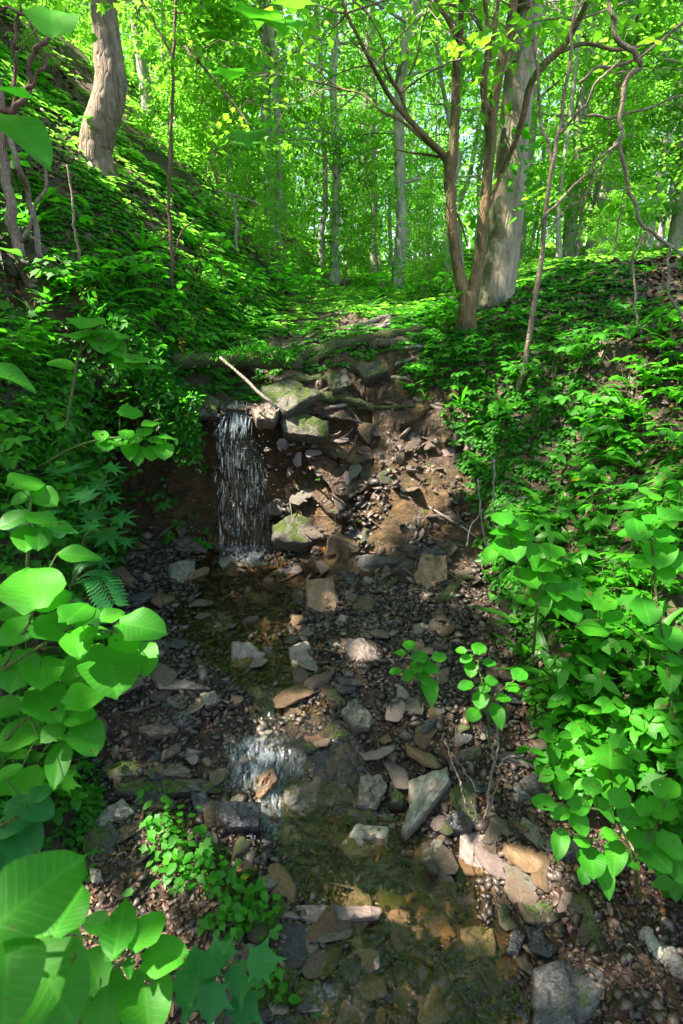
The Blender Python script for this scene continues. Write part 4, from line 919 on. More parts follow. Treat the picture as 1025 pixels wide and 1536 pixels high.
white(put_px(268, 205, 9.5, 11, 2, 'thin white trunk right of the dark pair above the left slope', tilt=(0, -.05)))
white(put_px(968, 405, 12, 17, 1, 'white blotched trunk near the right edge behind the vine', tilt=(0, .06)))
c_ = 0; placed = []
while c_ < 54:
    y = 10.5+46*random.random()**1.3; x = random.uniform(-.78, .78)*y
    if y < 12 and -1.6 < x < .9: continue
    if any((x-a)**2+(y-b_)**2 < (.6+y*.03)**2 for a, b_ in placed): continue
    placed.append((x, y)); put(PT, c_ % 3, x, y, random.uniform(.65, 1.25), 'grey trunk among the many alike in the sunlit forest behind the ravine', 'tree', FG, (random.gauss(0, .03), random.gauss(0, .04))); c_ += 1
c_ = 0
while c_ < 56:
    y = 7+26*random.random()**1.2; x = random.uniform(-.7, .78)*y
    if y < 10 and -3.2 < x < 1.3: continue
    if y < 14 and abs(x+.1) < .7: continue
    put(PP, c_ % 2, x, y, random.uniform(.7, 1.35), 'slender pale pole trunk among the many alike in the sunlit forest', 'tree', 'slender pole trunks of the sunlit forest', (random.gauss(0, .04), random.gauss(0, .05))); c_ += 1
c_ = 0
while c_ < 64:
    y = 6.5+22*random.random()**1.4; x = random.uniform(-.75, .8)*y
    if y < 7.5 and -2.8 < x < .9: continue
    if y < 9.5 and abs(x+.1) < .8: continue
    if x < -.35*y and y < 12: continue
    put(PS, c_ % 2, x, y, random.uniform(.6, 1.3), 'young leafy sapling in the bright understorey behind the ravine', 'sapling', 'leafy saplings of the forest understorey', (random.gauss(0, .08), random.gauss(0, .08))); c_ += 1
b = Batch(); N = 72000; a_ = RNG.uniform(-.85, .85, N); dd = RNG.uniform(34, 75, N); x = np.sin(a_)*dd; y = np.cos(a_)*dd
hgt = RNG.random(N)**1.7*32-.5; cl = fbm(x*.16, y*.16, hgt*.16, 3, 90)+.03
k = cl > -.10; x, y, hgt = x[k], y[k], hgt[k]; N = len(x); z = H(x, y, False)+hgt
up = RNG.normal(0, .5, (N, 3)); up[:, 2] = 1; leaves(b, T_S, np.stack([x, y, z], 1), RNG.normal(0, 1, (N, 3)), up, RNG.uniform(.35, .75, N))
tag(fin(b, 'distant_foliage', M['leaf_far']), 'bright green mass of far-off woodland leaves', 'woodland', kind='stuff')
# ================================================================== GROUND COVER
def cover(name, n, xr_, yr_, keep, hgt, size, lab, mat='leaf_cover', tpl=T_S, whorl=5, dens=None, org_tilt=.35):
    x = RNG.uniform(*xr_, n); y = RNG.uniform(*yr_, n)
    k = keep(x, y); x, y = x[k], y[k]; z = H(x, y); N = len(x)
    e = .06; gx = (H(x+e, y, False)-H(x-e, y, False))/(2*e); gy = (H(x, y+e, False)-H(x, y-e, False))/(2*e)
    nrm = np.stack([-gx, -gy, np.ones(N)], 1); nrm /= np.linalg.norm(nrm, axis=1, keepdims=True); nrm[:, 2] += .9; nrm /= np.linalg.norm(nrm, axis=1, keepdims=True)
    dist = np.hypot(x, y); sc_ = size(dist)*RNG.uniform(.6, 1.3, N); hh = hgt*RNG.uniform(.2, 1, N)*np.clip(sc_/.05, .6, 3)
    C = np.stack([x, y, z], 1)+nrm*hh[:, None]
    C = np.repeat(C, whorl, 0); NR = np.repeat(nrm, whorl, 0); S = np.repeat(sc_, whorl)*RNG.uniform(.7, 1.15, N*whorl); M_ = len(C)
    a = np.tile(np.arange(whorl)*6.283/whorl, N)+np.repeat(RNG.random(N)*6.28, whorl)+RNG.normal(0, .25, M_)
    t = np.stack([np.cos(a), np.sin(a), RNG.normal(-.15, .2, M_)], 1); t -= NR*np.sum(t*NR, 1, keepdims=True)*.8
    up = NR+RNG.normal(0, org_tilt, (M_, 3)); C = C+t*(S*.12)[:, None]
    b = Batch(); leaves(b, tpl, C, t, up, S, np.repeat(RNG.random(N), whorl)*.7+RNG.random(M_)*.3)
    return tag(fin(b, name, M[mat]), lab, 'ground cover', kind='stuff')
STRIP = SPW[[i for i, q in enumerate(SP) if q[2] >= .2 and q[0] < 400 and q[1] > 240]]
def offstrip(x, y):
    d = np.min([np.hypot(x-q[0], y-q[1])/q[3] for q in STRIP], axis=0); return (d > .9) | (RNG.random(len(x)) < .12)
def clump(x, y, f, th, s): return fbm(x*f, y*f, 0, 3, s)+RNG.normal(0, .12, len(x)) > th
cover('ground_cover', 42000, (-4.2, -.3), (1.2, 6.5), lambda x, y: (x < xl(y)-.10) & offstrip(x, y) & clump(x, y, 1.9, -.10, 101) & (x > -.78*y-.6), .035, lambda d: .022+.003*d, 'low green herbs covering the steep left slope')
cover('ground_cover', 40000, (.4, 4.2), (1.1, 6.5), lambda x, y: (x > xr(y)+.06) & clump(x, y, 1.9, -.04, 102) & (x < .72*y+.6), .035, lambda d: .022+.003*d, 'low green herbs covering the right bank')
cover('ground_cover', 60000, (-16, 16), (4.5, 24), lambda x, y: (RNG.random(len(x)) < (6/y)**1.2) & clump(x, y, .7, -.3, 103) & (np.abs(x) < .8*y+1) , .05, lambda d: .035+.006*d, 'bright green herbs covering the forest floor beyond the log jam', 'leaf_far')
cover('lip_cover', 9000, (-2.0, -.3), (1.2, 5.2), lambda x, y: ((x < xl(y)+.06) & (x > xl(y)-.4)) | ((y > 3.40) & (y < 3.9) & (x < -.84) & (x > -1.5)), .06, lambda d: .024+.004*d, 'dense low herbs hanging over the lip of the left bank')
cover('lip_cover', 8000, (.3, 2.0), (1.4, 5.0), lambda x, y: (x > xr(y)+.02-.2*(y > 3.7)) & (x < xr(y)+.4) & clump(x, y, 3, -.25, 105), .05, lambda d: .022+.004*d, 'dense low herbs along the lower edge of the right bank')
cover('jam_cover', 2600, (-.9, .9), (3.75, 4.9), lambda x, y: clump(x, y, 3, -.16, 107), .05, lambda d: .032, 'patchy green herbs growing between the logs of the jam')
cover('talus_cover', 260, (-.3, .8), (2.3, 3.8), lambda x, y: clump(x, y, 4, .1, 108), .02, lambda d: .014, 'tiny green seedlings dotted on the talus and rubble')
# herbs and rootlets hanging over the lip of the rock wall
hb = Batch(); n = 2600; x = RNG.uniform(-1.5, -.36, n); y = np.where(x < -1.28, RNG.uniform(2.1, 3.35, n), 3.36); x = np.where(x < -1.28, xl(y)-.02+RNG.normal(0, .03, n), x)
k = (x < -.86) | (y < 3.3) | (RNG.random(n) < .0); x, y = x[k], y[k]; n = len(x); zt = H(x-.1*(y < 3.3), y+.2*(y > 3.3), False)
zz = zt+.05-RNG.random(n)**2*.30*(1+.6*vn(x*6, y*6, 0, 4)); P = np.stack([x, y-.05*RNG.random(n), zz], 1); P = np.repeat(P, 3, 0)+RNG.normal(0, .02, (n*3, 3)); n *= 3
up = RNG.normal(0, .4, (n, 3)); up[:, 2] += .8; up[:, 1] -= .5; tp_ = RNG.normal(0, 1, (n, 3)); tp_[:, 2] -= .4; tp_[:, 1] -= .4
leaves(hb, T_S, P, tp_, up, RNG.uniform(.022, .05, n))
x = RNG.uniform(-.98, -.30, 700); P = np.stack([x, 3.72+RNG.normal(0, .05, 700), 1.56+.03*np.sin(x*9)-RNG.random(700)**2*.09], 1); up = RNG.normal(0, .4, (700, 3)); up[:, 2] += .9; leaves(hb, T_S, P, RNG.normal(0, 1, (700, 3)), up, RNG.uniform(.02, .045, 700))  # herbs along the added log, helping to shade the hollow
tag(fin(hb, 'hanging_herbs', M['leaf_cover']), 'small herbs hanging over the top of the brown rock wall and the dark hollow', 'ground cover', kind='stuff')
b = Batch(); S = smooth_path([(-1.05, 3.66, 1.50), (-.8, 3.70, 1.50), (-.55, 3.72, 1.49), (-.25, 3.76, 1.47)], 40); tube(b, S, (.045+.008*np.sin(np.arange(40)*.7))*np.linspace(1.1, .7, 40), 14, .4, seed=5)  # log added across the hollow so that its shade turns it dark
tag(fin(b, 'log', M['mosslog'], S[0]), 'mossy log added across the hollow above the waterfall lip to darken it', 'log')
# dead leaves
def litter(name, n, xr_, yr_, keep, size, lab):
    x = RNG.uniform(*xr_, n); y = RNG.uniform(*yr_, n); k = keep(x, y); x, y = x[k], y[k]; N = len(x); z = H(x, y)+.004
    e = .03; gx = (H(x+e, y)-H(x-e, y))/(2*e); gy = (H(x, y+e)-H(x, y-e))/(2*e)
    up = np.stack([-gx, -gy, np.ones(N)], 1)+RNG.normal(0, .45, (N, 3)); t = RNG.normal(0, 1, (N, 3)); t[:, 2] *= .3
    T3 = tpl_ovate(.6, 1, 3, .35, .5); b = Batch(); leaves(b, T3, np.stack([x, y, z], 1), t, up, size*RNG.uniform(.5, 1.3, N)*(.7+.15*y))
    return tag(fin(b, name, M['litter']), lab, 'leaf litter', kind='stuff')
litter('leaf_litter', 16000, (.9, 4.2), (2, 6), lambda x, y: (x > xr(y)+.1) & (x < .72*y+.3), .040, 'reddish brown dead leaves thick on the open soil of the right bank')
litter('leaf_litter', 3200, (-.85, -.28), (.75, 1.55), lambda x, y: x > -9, .026, 'brown dead leaves on the mossy island left of the stream')
litter('leaf_litter', 2600, (.45, 1.3), (.8, 1.8), lambda x, y: x > xc(y)+cw(y)*.9, .026, 'wet dead leaves at the lower right edge of the stream')
litter('leaf_litter', 42000, (-4, 4.2), (.7, 7), lambda x, y: ((x < xl(y)-.08) | (x > xr(y)+.0)) & (np.abs(x) < .75*y+.6), .038, 'brown dead leaves lying on both banks')
litter('leaf_litter', 4200, (-1, 1.1), (.8, 5), lambda x, y: (x > xl(y)) & (x < xr(y)+.1) & ((np.abs(x-xc(y)) > cw(y)*.9) | (RNG.random(len(x)) < .08)) & ((fbm(x*3, y*3, 0, 2, 111) > -.1)), .03, 'brown dead leaves and scraps between the stones and on the talus')
o = Batch(); leaves(o, T_MAPLE, np.array([hit(484, 833)+[0, 0, .02]]), np.array([[.6, .5, .1]]), np.array([[0, -.5, 1.]]), np.array([.07]))
m_, t_ = nt('orange dead leaf'); b_ = NB(t_); b_.out(b_.pbsdf(i_Base_Color=(.62, .20, .02), i_Roughness=.5)); M['orange'] = m_
tag(fin(o, 'fallen_leaf', M['orange']), 'single orange leaf lying on the dark talus', 'leaf')
# ================================================================== LOGS AND STICKS
def log(name, pts, mat, lab, cat='log', seg=14, wob=.22, group=None, yoff=0):
    b = Batch(); q = []
    for p in pts:
        h_ = hit(p[0], p[1]) if len(p) == 3 else at(p[0], p[1], p[2]); w_ = p[-1]*.5*pxsize(h_)
        if len(p) == 3: h_ = h_+np.array([0, 0, w_*.7])
        q.append(np.append(h_-np.array([0, 0, w_*.5 if cat == 'log' else 0]), w_*(.8 if cat == 'log' else 1)))
    S = smooth_path(q, max(8, len(q)*6)); S[:, :3] += .012*np.stack([fbm(np.arange(len(S))*.35, np.full(len(S), c*7.+len(lab)), 0, 2, 5) for c in range(3)], 1)*min(1, S[0, 3]*40)
    if cat == 'log': S = smooth_path(S, len(S)*3); S[:, 3] *= 1+.22*fbm(np.arange(len(S))*.22, np.full(len(S), 1.0*len(lab)), 0, 3, 15); wob = .45
    tube(b, S[:, :3], S[:, 3], seg if S[:, 3].max() > .008 else 6, wob, seed=len(lab))
    return tag(fin(b, name, M[mat], q[0][:3]), lab, cat, group)
log('log', [(452,538,22),(520,520,24),(600,505,22),(640,497,18)], 'mosslog', 'long mossy log lying across the top of the log jam')
log('log', [(555,520,22),(600,516,20),(636,512,18)], 'deadwood', 'short dark log end right of the long mossy log')
log('log', [(463,548,14),(490,530,14),(525,512,12),(560,498,11)], 'mosslog', 'mossy log slanting under the long mossy one')
log('log', [(400,608,18),(440,598,22),(500,600,20),(560,612,14)], 'mosslog', 'mossy log lying level above the bright mossy ledge stone')
log('log', [(410,590,22),(450,572,20),(500,575,16)], 'mosslog', 'mossy log stub behind the lip of the waterfall')
log('log', [(870,1350,30),(882,1385,31),(897,1425,27)], 'mosslog', 'short green mossy log at the lower right')
log('log', [(960,1400,26),(1000,1440,34),(1040,1470,38)], 'drift', 'pale broken log at the right edge near the bottom')
log('log', [(705,860,4),(680,885,20),(660,905,18)], 'mosslog', 'mossy rotten stub at the right edge of the talus')
log('log', [(575,885,10),(600,870,12),(632,850,10)], 'mosslog', 'thin mossy rotten branch left of the brown mossy boulder')
log('branch', [(330,536,3.35,4),(360,562,3.3,4.5),(390,590,3.25,5),(417,612,3.2,5)], 'drift', 'pale fallen branch slanting over the waterfall lip', 'branch')
ds = [[(535,492,6),(565,483,7),(605,470,5)],[(545,500,5),(590,488,6),(620,480,4)],[(560,478,5),(590,474,5),(612,462,4)],[(570,495,5),(585,478,5),(598,455,3)],[(525,497,4),(560,492,6),(600,490,5)],[(580,486,6),(600,480,6),(616,488,4)]]
for i, d_ in enumerate(ds): log('branch', d_, 'drift', 'bleached sunlit stick in the small driftwood pile behind the long mossy log', 'branch', group='bleached sticks in the driftwood pile')
for i in range(26):
    px = random.uniform(400, 650); py = random.uniform(488, 640)-(px-400)*.12; a = random.gauss(-.15, .35); L = random.uniform(30, 110)
    log('branch', [(px, py, 6), (px+L*.5, py+L*.5*math.sin(a), 6), (px+L, py+L*math.sin(a), 3)], random.choice(['deadwood', 'mosslog', 'deadwood', 'twig']), 'dark dead branch tangled in the log jam above the falls', 'branch', 7, .2, 'dead branches tangled in the log jam')
SK = [([(600,742,3),(640,760,3),(690,790,3),(722,812,2)], 'pale thin stick across the upper right talus'), ([(632,905,4),(650,865,4),(668,832,4)], 'pale curved stick leaning on the brown mossy boulder'),
 ([(565,1105,4),(575,1140,5),(598,1175,6)], 'black forked twig above the upright grey stone'), ([(520,920,3),(570,940,3),(620,965,3),(690,1000,2)], 'long thin dark stick crossing the rubble below the talus'),
 ([(545,640,3),(520,612,3),(478,590,3)], 'thin stick below the mossy ledge stones'), ([(570,1025,4),(600,1060,3),(618,1100,3)], 'dark root running down to the leaf sprigs'),
 ([(500,1335,4),(540,1352,4),(595,1362,3)], 'thin pale stick above the split plank of stone'), ([(535,765,2),(580,800,2),(640,850,2)], 'thin twig lying down the middle of the talus')]
for p_, l_ in SK: log('stick', p_, 'drift' if 'pale' in l_ else 'deadwood', l_, 'stick', 6, .1)
for i in range(60):
    px, py = (random.uniform(430, 740), random.uniform(650, 1100)) if i < 34 else (random.uniform(640, 1000), random.uniform(1050, 1500)) if i < 48 else (random.uniform(60, 350), random.uniform(380, 560))
    a = random.uniform(-1.2, 1.2); L = random.uniform(15, 50)
    log('stick', [(px, py, 2.2), (px+L*math.cos(a)*.5+3, py+L*math.sin(a)*.5, 2.4), (px+L*math.cos(a), py+L*math.sin(a), 1.6)], random.choice(['deadwood', 'twig', 'twig_red']),
        ['short twig scattered on the talus and rubble right of the falls', 'short twig scattered on the lower right bank', 'short twig scattered on the left slope'][0 if i < 34 else 1 if i < 48 else 2], 'stick', 6, .1, ['twigs on the talus', 'twigs on the lower right bank', 'twigs on the left slope'][0 if i < 34 else 1 if i < 48 else 2])
# dead bare shrub right of the trapezoid slab
p = hit(700, 1230); T_ = TreeB('dead_shrub', p, 'bare dead twigs standing between the long striped slab and the right bank', 'shrub'); b = Batch(); Yq = p[1]
for pl in [[(722,1235,Yq,4),(735,1190,Yq,4),(745,1130,Yq,3.5),(748,1080,Yq,3)],[(722,1235,Yq,3),(695,1180,Yq,3),(675,1130,Yq,2.5),(665,1100,Yq,2)],[(740,1150,Yq,3),(760,1140,Yq,2.5),(785,1130,Yq,2)],[(705,1240,Yq,3),(700,1205,Yq,3),(690,1170,Yq,2.5)],[(716,1190,Yq,2.5),(700,1160,Yq,2),(680,1130,Yq,2)],[(742,1140,Yq,2.5),(730,1100,Yq,2),(712,1060,Yq,2)],[(722,1230,Yq,3),(745,1190,Yq,2.5),(752,1160,Yq,2)]]: b = Batch(); tube_px(b, pl, 6, .1, None, .008); T_.part(b, 'twig', 'drift')
p = hit(735, 880); T_ = TreeB('hanging_roots', p, 'pale bare rootlets hanging from the right bank beside the talus', 'roots'); b = Batch(); Yq = p[1]-.1
for pl in [[(715,720,Yq,2),(722,770,Yq,3),(728,810,Yq,3),(732,850,Yq,2)],[(740,690,Yq,3),(742,730,Yq,3),(740,790,Yq,2)],[(722,765,Yq,2),(708,790,Yq,2),(700,820,Yq,2)],[(742,760,Yq,2),(775,750,Yq,2),(790,745,Yq,2)]]: b = Batch(); tube_px(b, pl, 6, .1, None, .006); T_.part(b, 'rootlet', 'drift')
# ================================================================== PLACED LEAFY PLANTS
def sprig(name, lvs, stems, lab, mat='leaf_near', tpl=T_HI, cat='shrub', upm=.75, d0=1.2, lm2=None, group=None, smat='stem_green'):
    """lvs: (px, py, width px, height px, tip angle deg, depth); stems: lists of (px, py, depth, w)"""
    def atd(px, py, d): v = ray(px, py); return np.array([0, 0, CZ])+v*d
    nodes = []; b = Batch()
    for s_ in stems:
        q = [np.append(atd(a[0], a[1], a[2]), a[3]*.5*a[2]/F) for a in s_]; S = smooth_path(q, len(q)*7); tube(b, S[:, :3], S[:, 3], 6, .05, cap=False); nodes += [v[:3] for v in S[::2]]
    nodes = np.array(nodes); root = nodes[0]; T_ = TreeB(name, root, lab, cat, group)
    q = Batch()
    for l in lvs:
        px, py, wx, hx, an, d = l; c = atd(px, py, d); v = ray(px, py); tc = -v/np.linalg.norm(v)
        n = np.array([random.gauss(0, .12), random.gauss(0, .12), 1.0])*upm+tc*(1-upm)*1.1; n /= np.linalg.norm(n)
        t = np.array([math.cos(R(an)), sp*math.sin(R(an)), cp*math.sin(R(an))]); g_ = np.dot(t, n)
        # tip direction on the leaf plane whose picture direction is the wanted one
        vd = v/np.linalg.norm(v); t = t-vd*(np.dot(t, n)/np.dot(vd, n)); t /= np.linalg.norm(t)
        L = hx*d/F*1.02; L = L/max(.45, math.sqrt(max(0, 1-np.dot(t, vd)**2)))
        P = c-t*L*.5
        tp = (T_HI if wx/hx > .68 else T_HI2) if tpl is T_HI else tpl
        leaves(q, tp, P[None], t[None], n[None], np.array([L]))
        nn = nodes[np.argmin(np.linalg.norm(nodes-P, axis=1))]
        if np.linalg.norm(nn-P) < .35: tube(b, smooth_path([nn, (nn+P)/2+[0, 0, .008], P], 6), np.full(6, .0011*(.6+d*.5)), 5, 0, cap=False)
    T_.part(b, 'stem', smat); T_.part(q, 'foliage', mat); return T_
D = 1.15
sprig('broadleaf_shrub', [(26,946,52,52,215,D),(80,940,56,52,-20,D),(115,920,36,38,40,D),(132,922,36,34,60,D-.05),(169,922,50,36,20,D+.05),(214,939,50,66,-8,D),(187,963,40,40,-30,D),(211,986,40,44,-60,D+.05),(167,1001,55,66,-75,D),(116,963,30,32,-80,D-.04),(128,947,26,28,80,D-.04),(151,950,24,28,0,D),(26,1003,54,56,-110,D),(64,1005,34,38,-90,D),(115,1003,36,44,-95,D+.1),(138,981,34,36,-30,D+.1),
 (47,876,62,72,100,D),(75,897,48,62,20,D),(120,831,34,60,0,D+.1),(117,916,36,44,45,D-.05),(20,915,40,40,160,D+.1)], [[(-60,1080,D+.1,9),(0,1010,D,7),(60,970,D,6),(110,940,D,5),(150,945,D,4),(185,950,D,3)],[(0,1010,D,5),(40,940,D,5),(55,905,D,4)]], 'broad leaved shrub branch at left with one bluish leaf pointing down and one pointing right', d0=D)
sprig('broadleaf_shrub', [(71,1054,52,54,-45,D),(129,1043,44,58,25,D),(118,1071,34,46,5,D),(79,1097,34,40,215,D),(131,1105,54,54,-60,D),(28,1102,60,66,200,D),(87,1144,38,58,-105,D),(9,1159,28,44,200,D-.1),(44,1168,40,48,60,D+.05),(22,1175,34,40,30,D+.1),(5,1060,40,44,170,D)], [[(-60,1180,D+.1,8),(0,1120,D,6),(45,1075,D,5),(95,1080,D,4),(120,1085,D,3)],[(45,1075,D,4),(60,1110,D,3)]], 'broad leaved twig at left whose lowest oval leaf hangs straight down')
sprig('broadleaf_shrub', [(57,1212,46,48,-20,D),(26,1208,34,38,200,D),(15,1238,50,50,200,D),(35,1262,48,54,-70,D),(10,1290,40,60,-100,D),(60,1190,30,34,30,D)], [[(-60,1290,D+.1,8),(0,1240,D,6),(30,1225,D,4),(45,1220,D,3)]], 'insect bitten dull green leaves at the left edge above the largest leaf', 'leaf_blue')
D2 = .62
sprig('broadleaf_shrub', [(60,1332,118,136,40,.5),(103,1362,50,70,60,.6),(78,1478,110,118,-60,.5),(8,1470,80,110,-95,.45),(30,1400,70,80,200,.6)], [[(-90,1530,.6,14),(-20,1440,.52,12),(20,1390,.5,8),(40,1380,.5,6)],[(-20,1440,.52,10),(30,1440,.5,8),(50,1450,.5,6)]], 'huge out of focus round leaves in the lower left corner', d0=D2)
D3 = .85
sprig('broadleaf_shrub', [(180,1385,52,80,80,D3),(144,1384,38,38,170,D3),(222,1392,44,58,55,D3),(248,1433,66,62,15,D3),(101,1413,32,46,85,D3+.1),(138,1450,44,60,110,D3),(157,1506,56,78,-100,D3),(219,1504,54,78,-85,D3),(170,1430,20,26,200,D3),(193,1450,14,26,-80,D3),(115,1440,28,40,160,D3+.1)], [[(60,1600,D3+.1,9),(120,1500,D3,6),(175,1450,D3,5),(210,1425,D3,4)],[(30,1410,D3,4),(100,1402,D3,4),(150,1415,D3,4),(175,1450,D3,3)]], 'round leaved shrub at the bottom left with one yellow green leaf')
sprig('herb', [(290,1488,80,84,-110,.95),(316,1435,50,52,80,.95),(400,1440,62,60,10,.95),(362,1475,52,58,-90,.95),(373,1515,60,60,-40,.95),(318,1510,40,60,-95,.9),(280,1440,44,50,150,.95),(340,1420,34,40,60,1.0)], [[(330,1600,1.0,7),(335,1500,.97,5),(330,1460,.95,4)]], 'low herb with dark lobed leaves at the bottom edge left of the stream', 'leaf_blue', T_MAPLE, 'herb')
sprig('broadleaf_shrub', [(42,722,50,44,20,1.4),(68,745,48,36,-30,1.4),(36,745,36,40,200,1.4),(20,779,50,46,200,1.3),(65,779,42,40,-20,1.3),(58,806,22,30,-90,1.3),(42,806,22,30,-100,1.3),(95,790,40,30,-10,1.3),(16,560,34,70,-20,1.3)], [[(40,900,1.4,7),(42,840,1.35,6),(45,770,1.35,4),(48,740,1.4,3)],[(-40,620,1.3,5),(-10,580,1.3,4),(5,565,1.3,3)]], 'leafy shrub top with a cobweb at the left edge beside the rock wall')
Dm = 2.2
sprig('shrub_sprig', [(198,618,28,34,10,Dm),(228,634,20,30,20,Dm),(250,655,16,28,0,Dm),(246,675,17,22,-80,Dm),(229,678,14,18,-95,Dm),(234,660,16,22,-10,Dm),(208,681,14,24,-100,Dm),(195,672,13,22,-95,Dm),(181,662,14,18,100,Dm),(163,664,14,20,-100,Dm),(218,645,16,24,60,Dm),(205,655,14,18,80,Dm),(190,648,14,22,90,Dm),(150,650,16,24,110,Dm)], [[(60,700,Dm+.2,5),(120,668,Dm,4),(180,656,Dm,3),(235,662,Dm,2)]], 'arching leafy sprig reaching right across the brown rock wall', 'leaf_near')
sprig('shrub_sprig', [(111,499,30,30,150,Dm),(156,510,22,26,-90,Dm),(160,495,24,22,20,Dm),(184,504,26,20,10,Dm),(174,522,18,26,-40,Dm),(182,540,20,30,-30,Dm),(208,549,26,32,-5,Dm),(229,551,22,30,5,Dm),(205,536,20,24,40,Dm),(189,548,18,24,190,Dm),(130,480,24,28,90,Dm),(90,545,36,36,160,Dm)], [[(100,640,Dm,5),(110,580,Dm,5),(120,530,Dm,4),(150,510,Dm,3),(190,530,Dm,2),(215,545,Dm,2)],[(120,530,Dm,3),(125,495,Dm,2)]], 'leafy sprig above the left bank lip under the yellow flowers')
sprig('palmate_herb', [(176,704,36,34,-20,Dm),(120,740,40,36,150,Dm-.1),(174,746,34,30,0,Dm),(189,779,34,30,-20,Dm),(130,792,46,40,200,Dm-.1),(166,808,38,34,-60,Dm),(192,815,18,22,-30,Dm),(156,844,26,26,-40,Dm),(150,722,34,30,60,Dm),(100,700,36,34,100,Dm),(140,765,30,30,90,Dm)], [[(110,860,Dm,5),(130,800,Dm,4),(150,760,Dm,4),(160,720,Dm,3)],[(130,800,Dm,3),(170,790,Dm,2)]], 'plant with dark deeply cut palmate leaves beside the foot of the rock wall', 'leaf_blue', T_PALM, 'herb')
Dr = 1.9
sprig('broadleaf_herb', [(749,798,24,30,170,Dr),(766,819,26,38,-60,Dr),(753,775,20,26,120,Dr),(782,786,28,36,10,Dr),(787,802,24,34,-10,Dr),(797,827,26,42,-60,Dr),(737,829,20,30,230,Dr),(793,865,28,34,-40,Dr),(824,867,34,36,0,Dr),(832,887,18,26,-60,Dr),(855,885,30,40,-30,Dr),(789,900,24,28,-20,Dr),(816,902,20,34,-80,Dr),(851,912,34,44,-40,Dr),(828,823,18,26,90,Dr),(815,845,20,26,60,Dr)], [[(800,980,Dr+.1,5),(805,920,Dr,4),(812,875,Dr,4),(818,850,Dr,3)],[(790,900,Dr,4),(775,850,Dr,3),(765,800,Dr,3),(758,785,Dr,2)]], 'tall broad leaved plant leaning out from the right bank over the talus')
Dq = 1.75
sprig('broadleaf_herb', [(957,792,42,38,100,Dq),(990,829,34,36,-90,Dq),(998,802,30,26,40,Dq),(996,858,30,30,-60,Dq),(963,842,24,26,200,Dq),(979,777,24,20,60,Dq),(890,943,36,44,-10,Dq),(907,902,24,30,60,Dq),(1010,770,34,30,30,Dq),(1015,840,30,34,-40,Dq),(940,800,20,28,170,Dq),(925,925,30,34,30,Dq),(970,915,30,36,-70,Dq),(1005,955,34,40,-50,Dq),(1005,1010,26,44,-90,Dq),(1010,990,30,30,0,Dq),(985,965,26,30,160,Dq)], [[(1010,1080,Dq,5),(1000,990,Dq,4),(985,900,Dq,4),(980,830,Dq,4),(975,800,Dq,3)],[(1000,990,Dq,3),(940,940,Dq,3),(900,930,Dq,2)]], 'bright broad leaved plant at the right edge level with the talus foot')
Dk = 1.75
sprig('leafy_seedling', [(614,966,16,16,90,Dk),(593,1007,22,18,180,Dk),(600,979,15,15,150,Dk),(613,1013,22,22,220,Dk),(631,984,24,24,30,Dk),(647,1001,28,26,0,Dk),(646,1035,20,36,-80,Dk),(625,998,20,20,100,Dk),(660,985,18,22,20,Dk),(635,1015,20,22,-60,Dk)], [[(632,1060,Dk+.1,4),(628,1020,Dk,3),(626,995,Dk,3),(622,978,Dk,2)]], 'small leafy seedling left of its pair, right of the sunlit stone', cat='seedling')
sprig('leafy_seedling', [(691,975,14,16,160,Dk),(719,971,18,20,70,Dk),(699,988,18,18,200,Dk),(707,1004,16,20,-90,Dk),(735,994,20,20,0,Dk),(738,1021,17,20,0,Dk),(698,1028,26,22,190,Dk),(710,1072,26,22,220,Dk),(721,1049,20,24,-100,Dk),(756,1047,30,22,0,Dk),(747,1072,20,36,-70,Dk),(728,1030,18,18,60,Dk),(770,1030,18,20,30,Dk),(780,1010,24,22,60,Dk)], [[(735,1120,Dk+.1,4),(732,1070,Dk,3),(725,1030,Dk,3),(718,1000,Dk,2),(718,980,Dk,2)],[(732,1050,Dk,2),(752,1035,Dk,2),(775,1018,Dk,2)]], 'leafy seedling hanging over rocks on the lower right bank, right of its smaller pair', cat='seedling')
Dn = 1.45
sprig('broadleaf_herb', [(814,1202,34,34,150,Dn),(849,1181,18,32,95,Dn),(888,1177,26,28,80,Dn),(840,1218,24,28,200,Dn),(870,1207,34,32,20,Dn),(907,1211,22,36,-50,Dn),(870,1235,24,34,-60,Dn),(840,1265,26,42,-100,Dn),(874,1262,28,24,-20,Dn),(888,1292,26,36,-80,Dn),(877,1313,20,24,-100,Dn),(909,1318,22,48,-75,Dn),(924,1283,30,46,-95,Dn),(946,1290,26,30,-40,Dn),(916,1251,36,26,10,Dn),(944,1221,24,34,80,Dn),(965,1207,20,34,80,Dn),(969,1235,22,22,0,Dn),(981,1281,40,54,-40,Dn),(1006,1267,34,40,-50,Dn),(1015,1295,36,50,-60,Dn),(995,1211,36,40,30,Dn),(930,1195,26,32,60,Dn),(1000,1180,30,36,70,Dn),(960,1260,26,34,-20,Dn)], [[(960,1350,Dn+.1,6),(950,1290,Dn,5),(930,1240,Dn,4),(900,1215,Dn,4),(850,1210,Dn,3)],[(950,1290,Dn,4),(985,1240,Dn,3),(1000,1200,Dn,2)],[(930,1250,Dn,4),(890,1260,Dn,3),(860,1250,Dn,2)]], 'large bright leafy plant spilling over the stream edge at lower right')
sprig('maple_seedling', [(916,1128,50,48,90,1.6),(885,1140,34,34,150,1.6),(940,1150,38,36,20,1.6),(905,1165,34,34,-100,1.6),(930,1108,30,30,60,1.6),(960,1130,30,30,30,1.6)], [[(920,1240,1.65,4),(918,1180,1.6,3),(915,1150,1.6,3)]], 'bright yellow green lobed seedling above the leafy plant at lower right', 'leaf_herb', T_MAPLE, 'seedling')
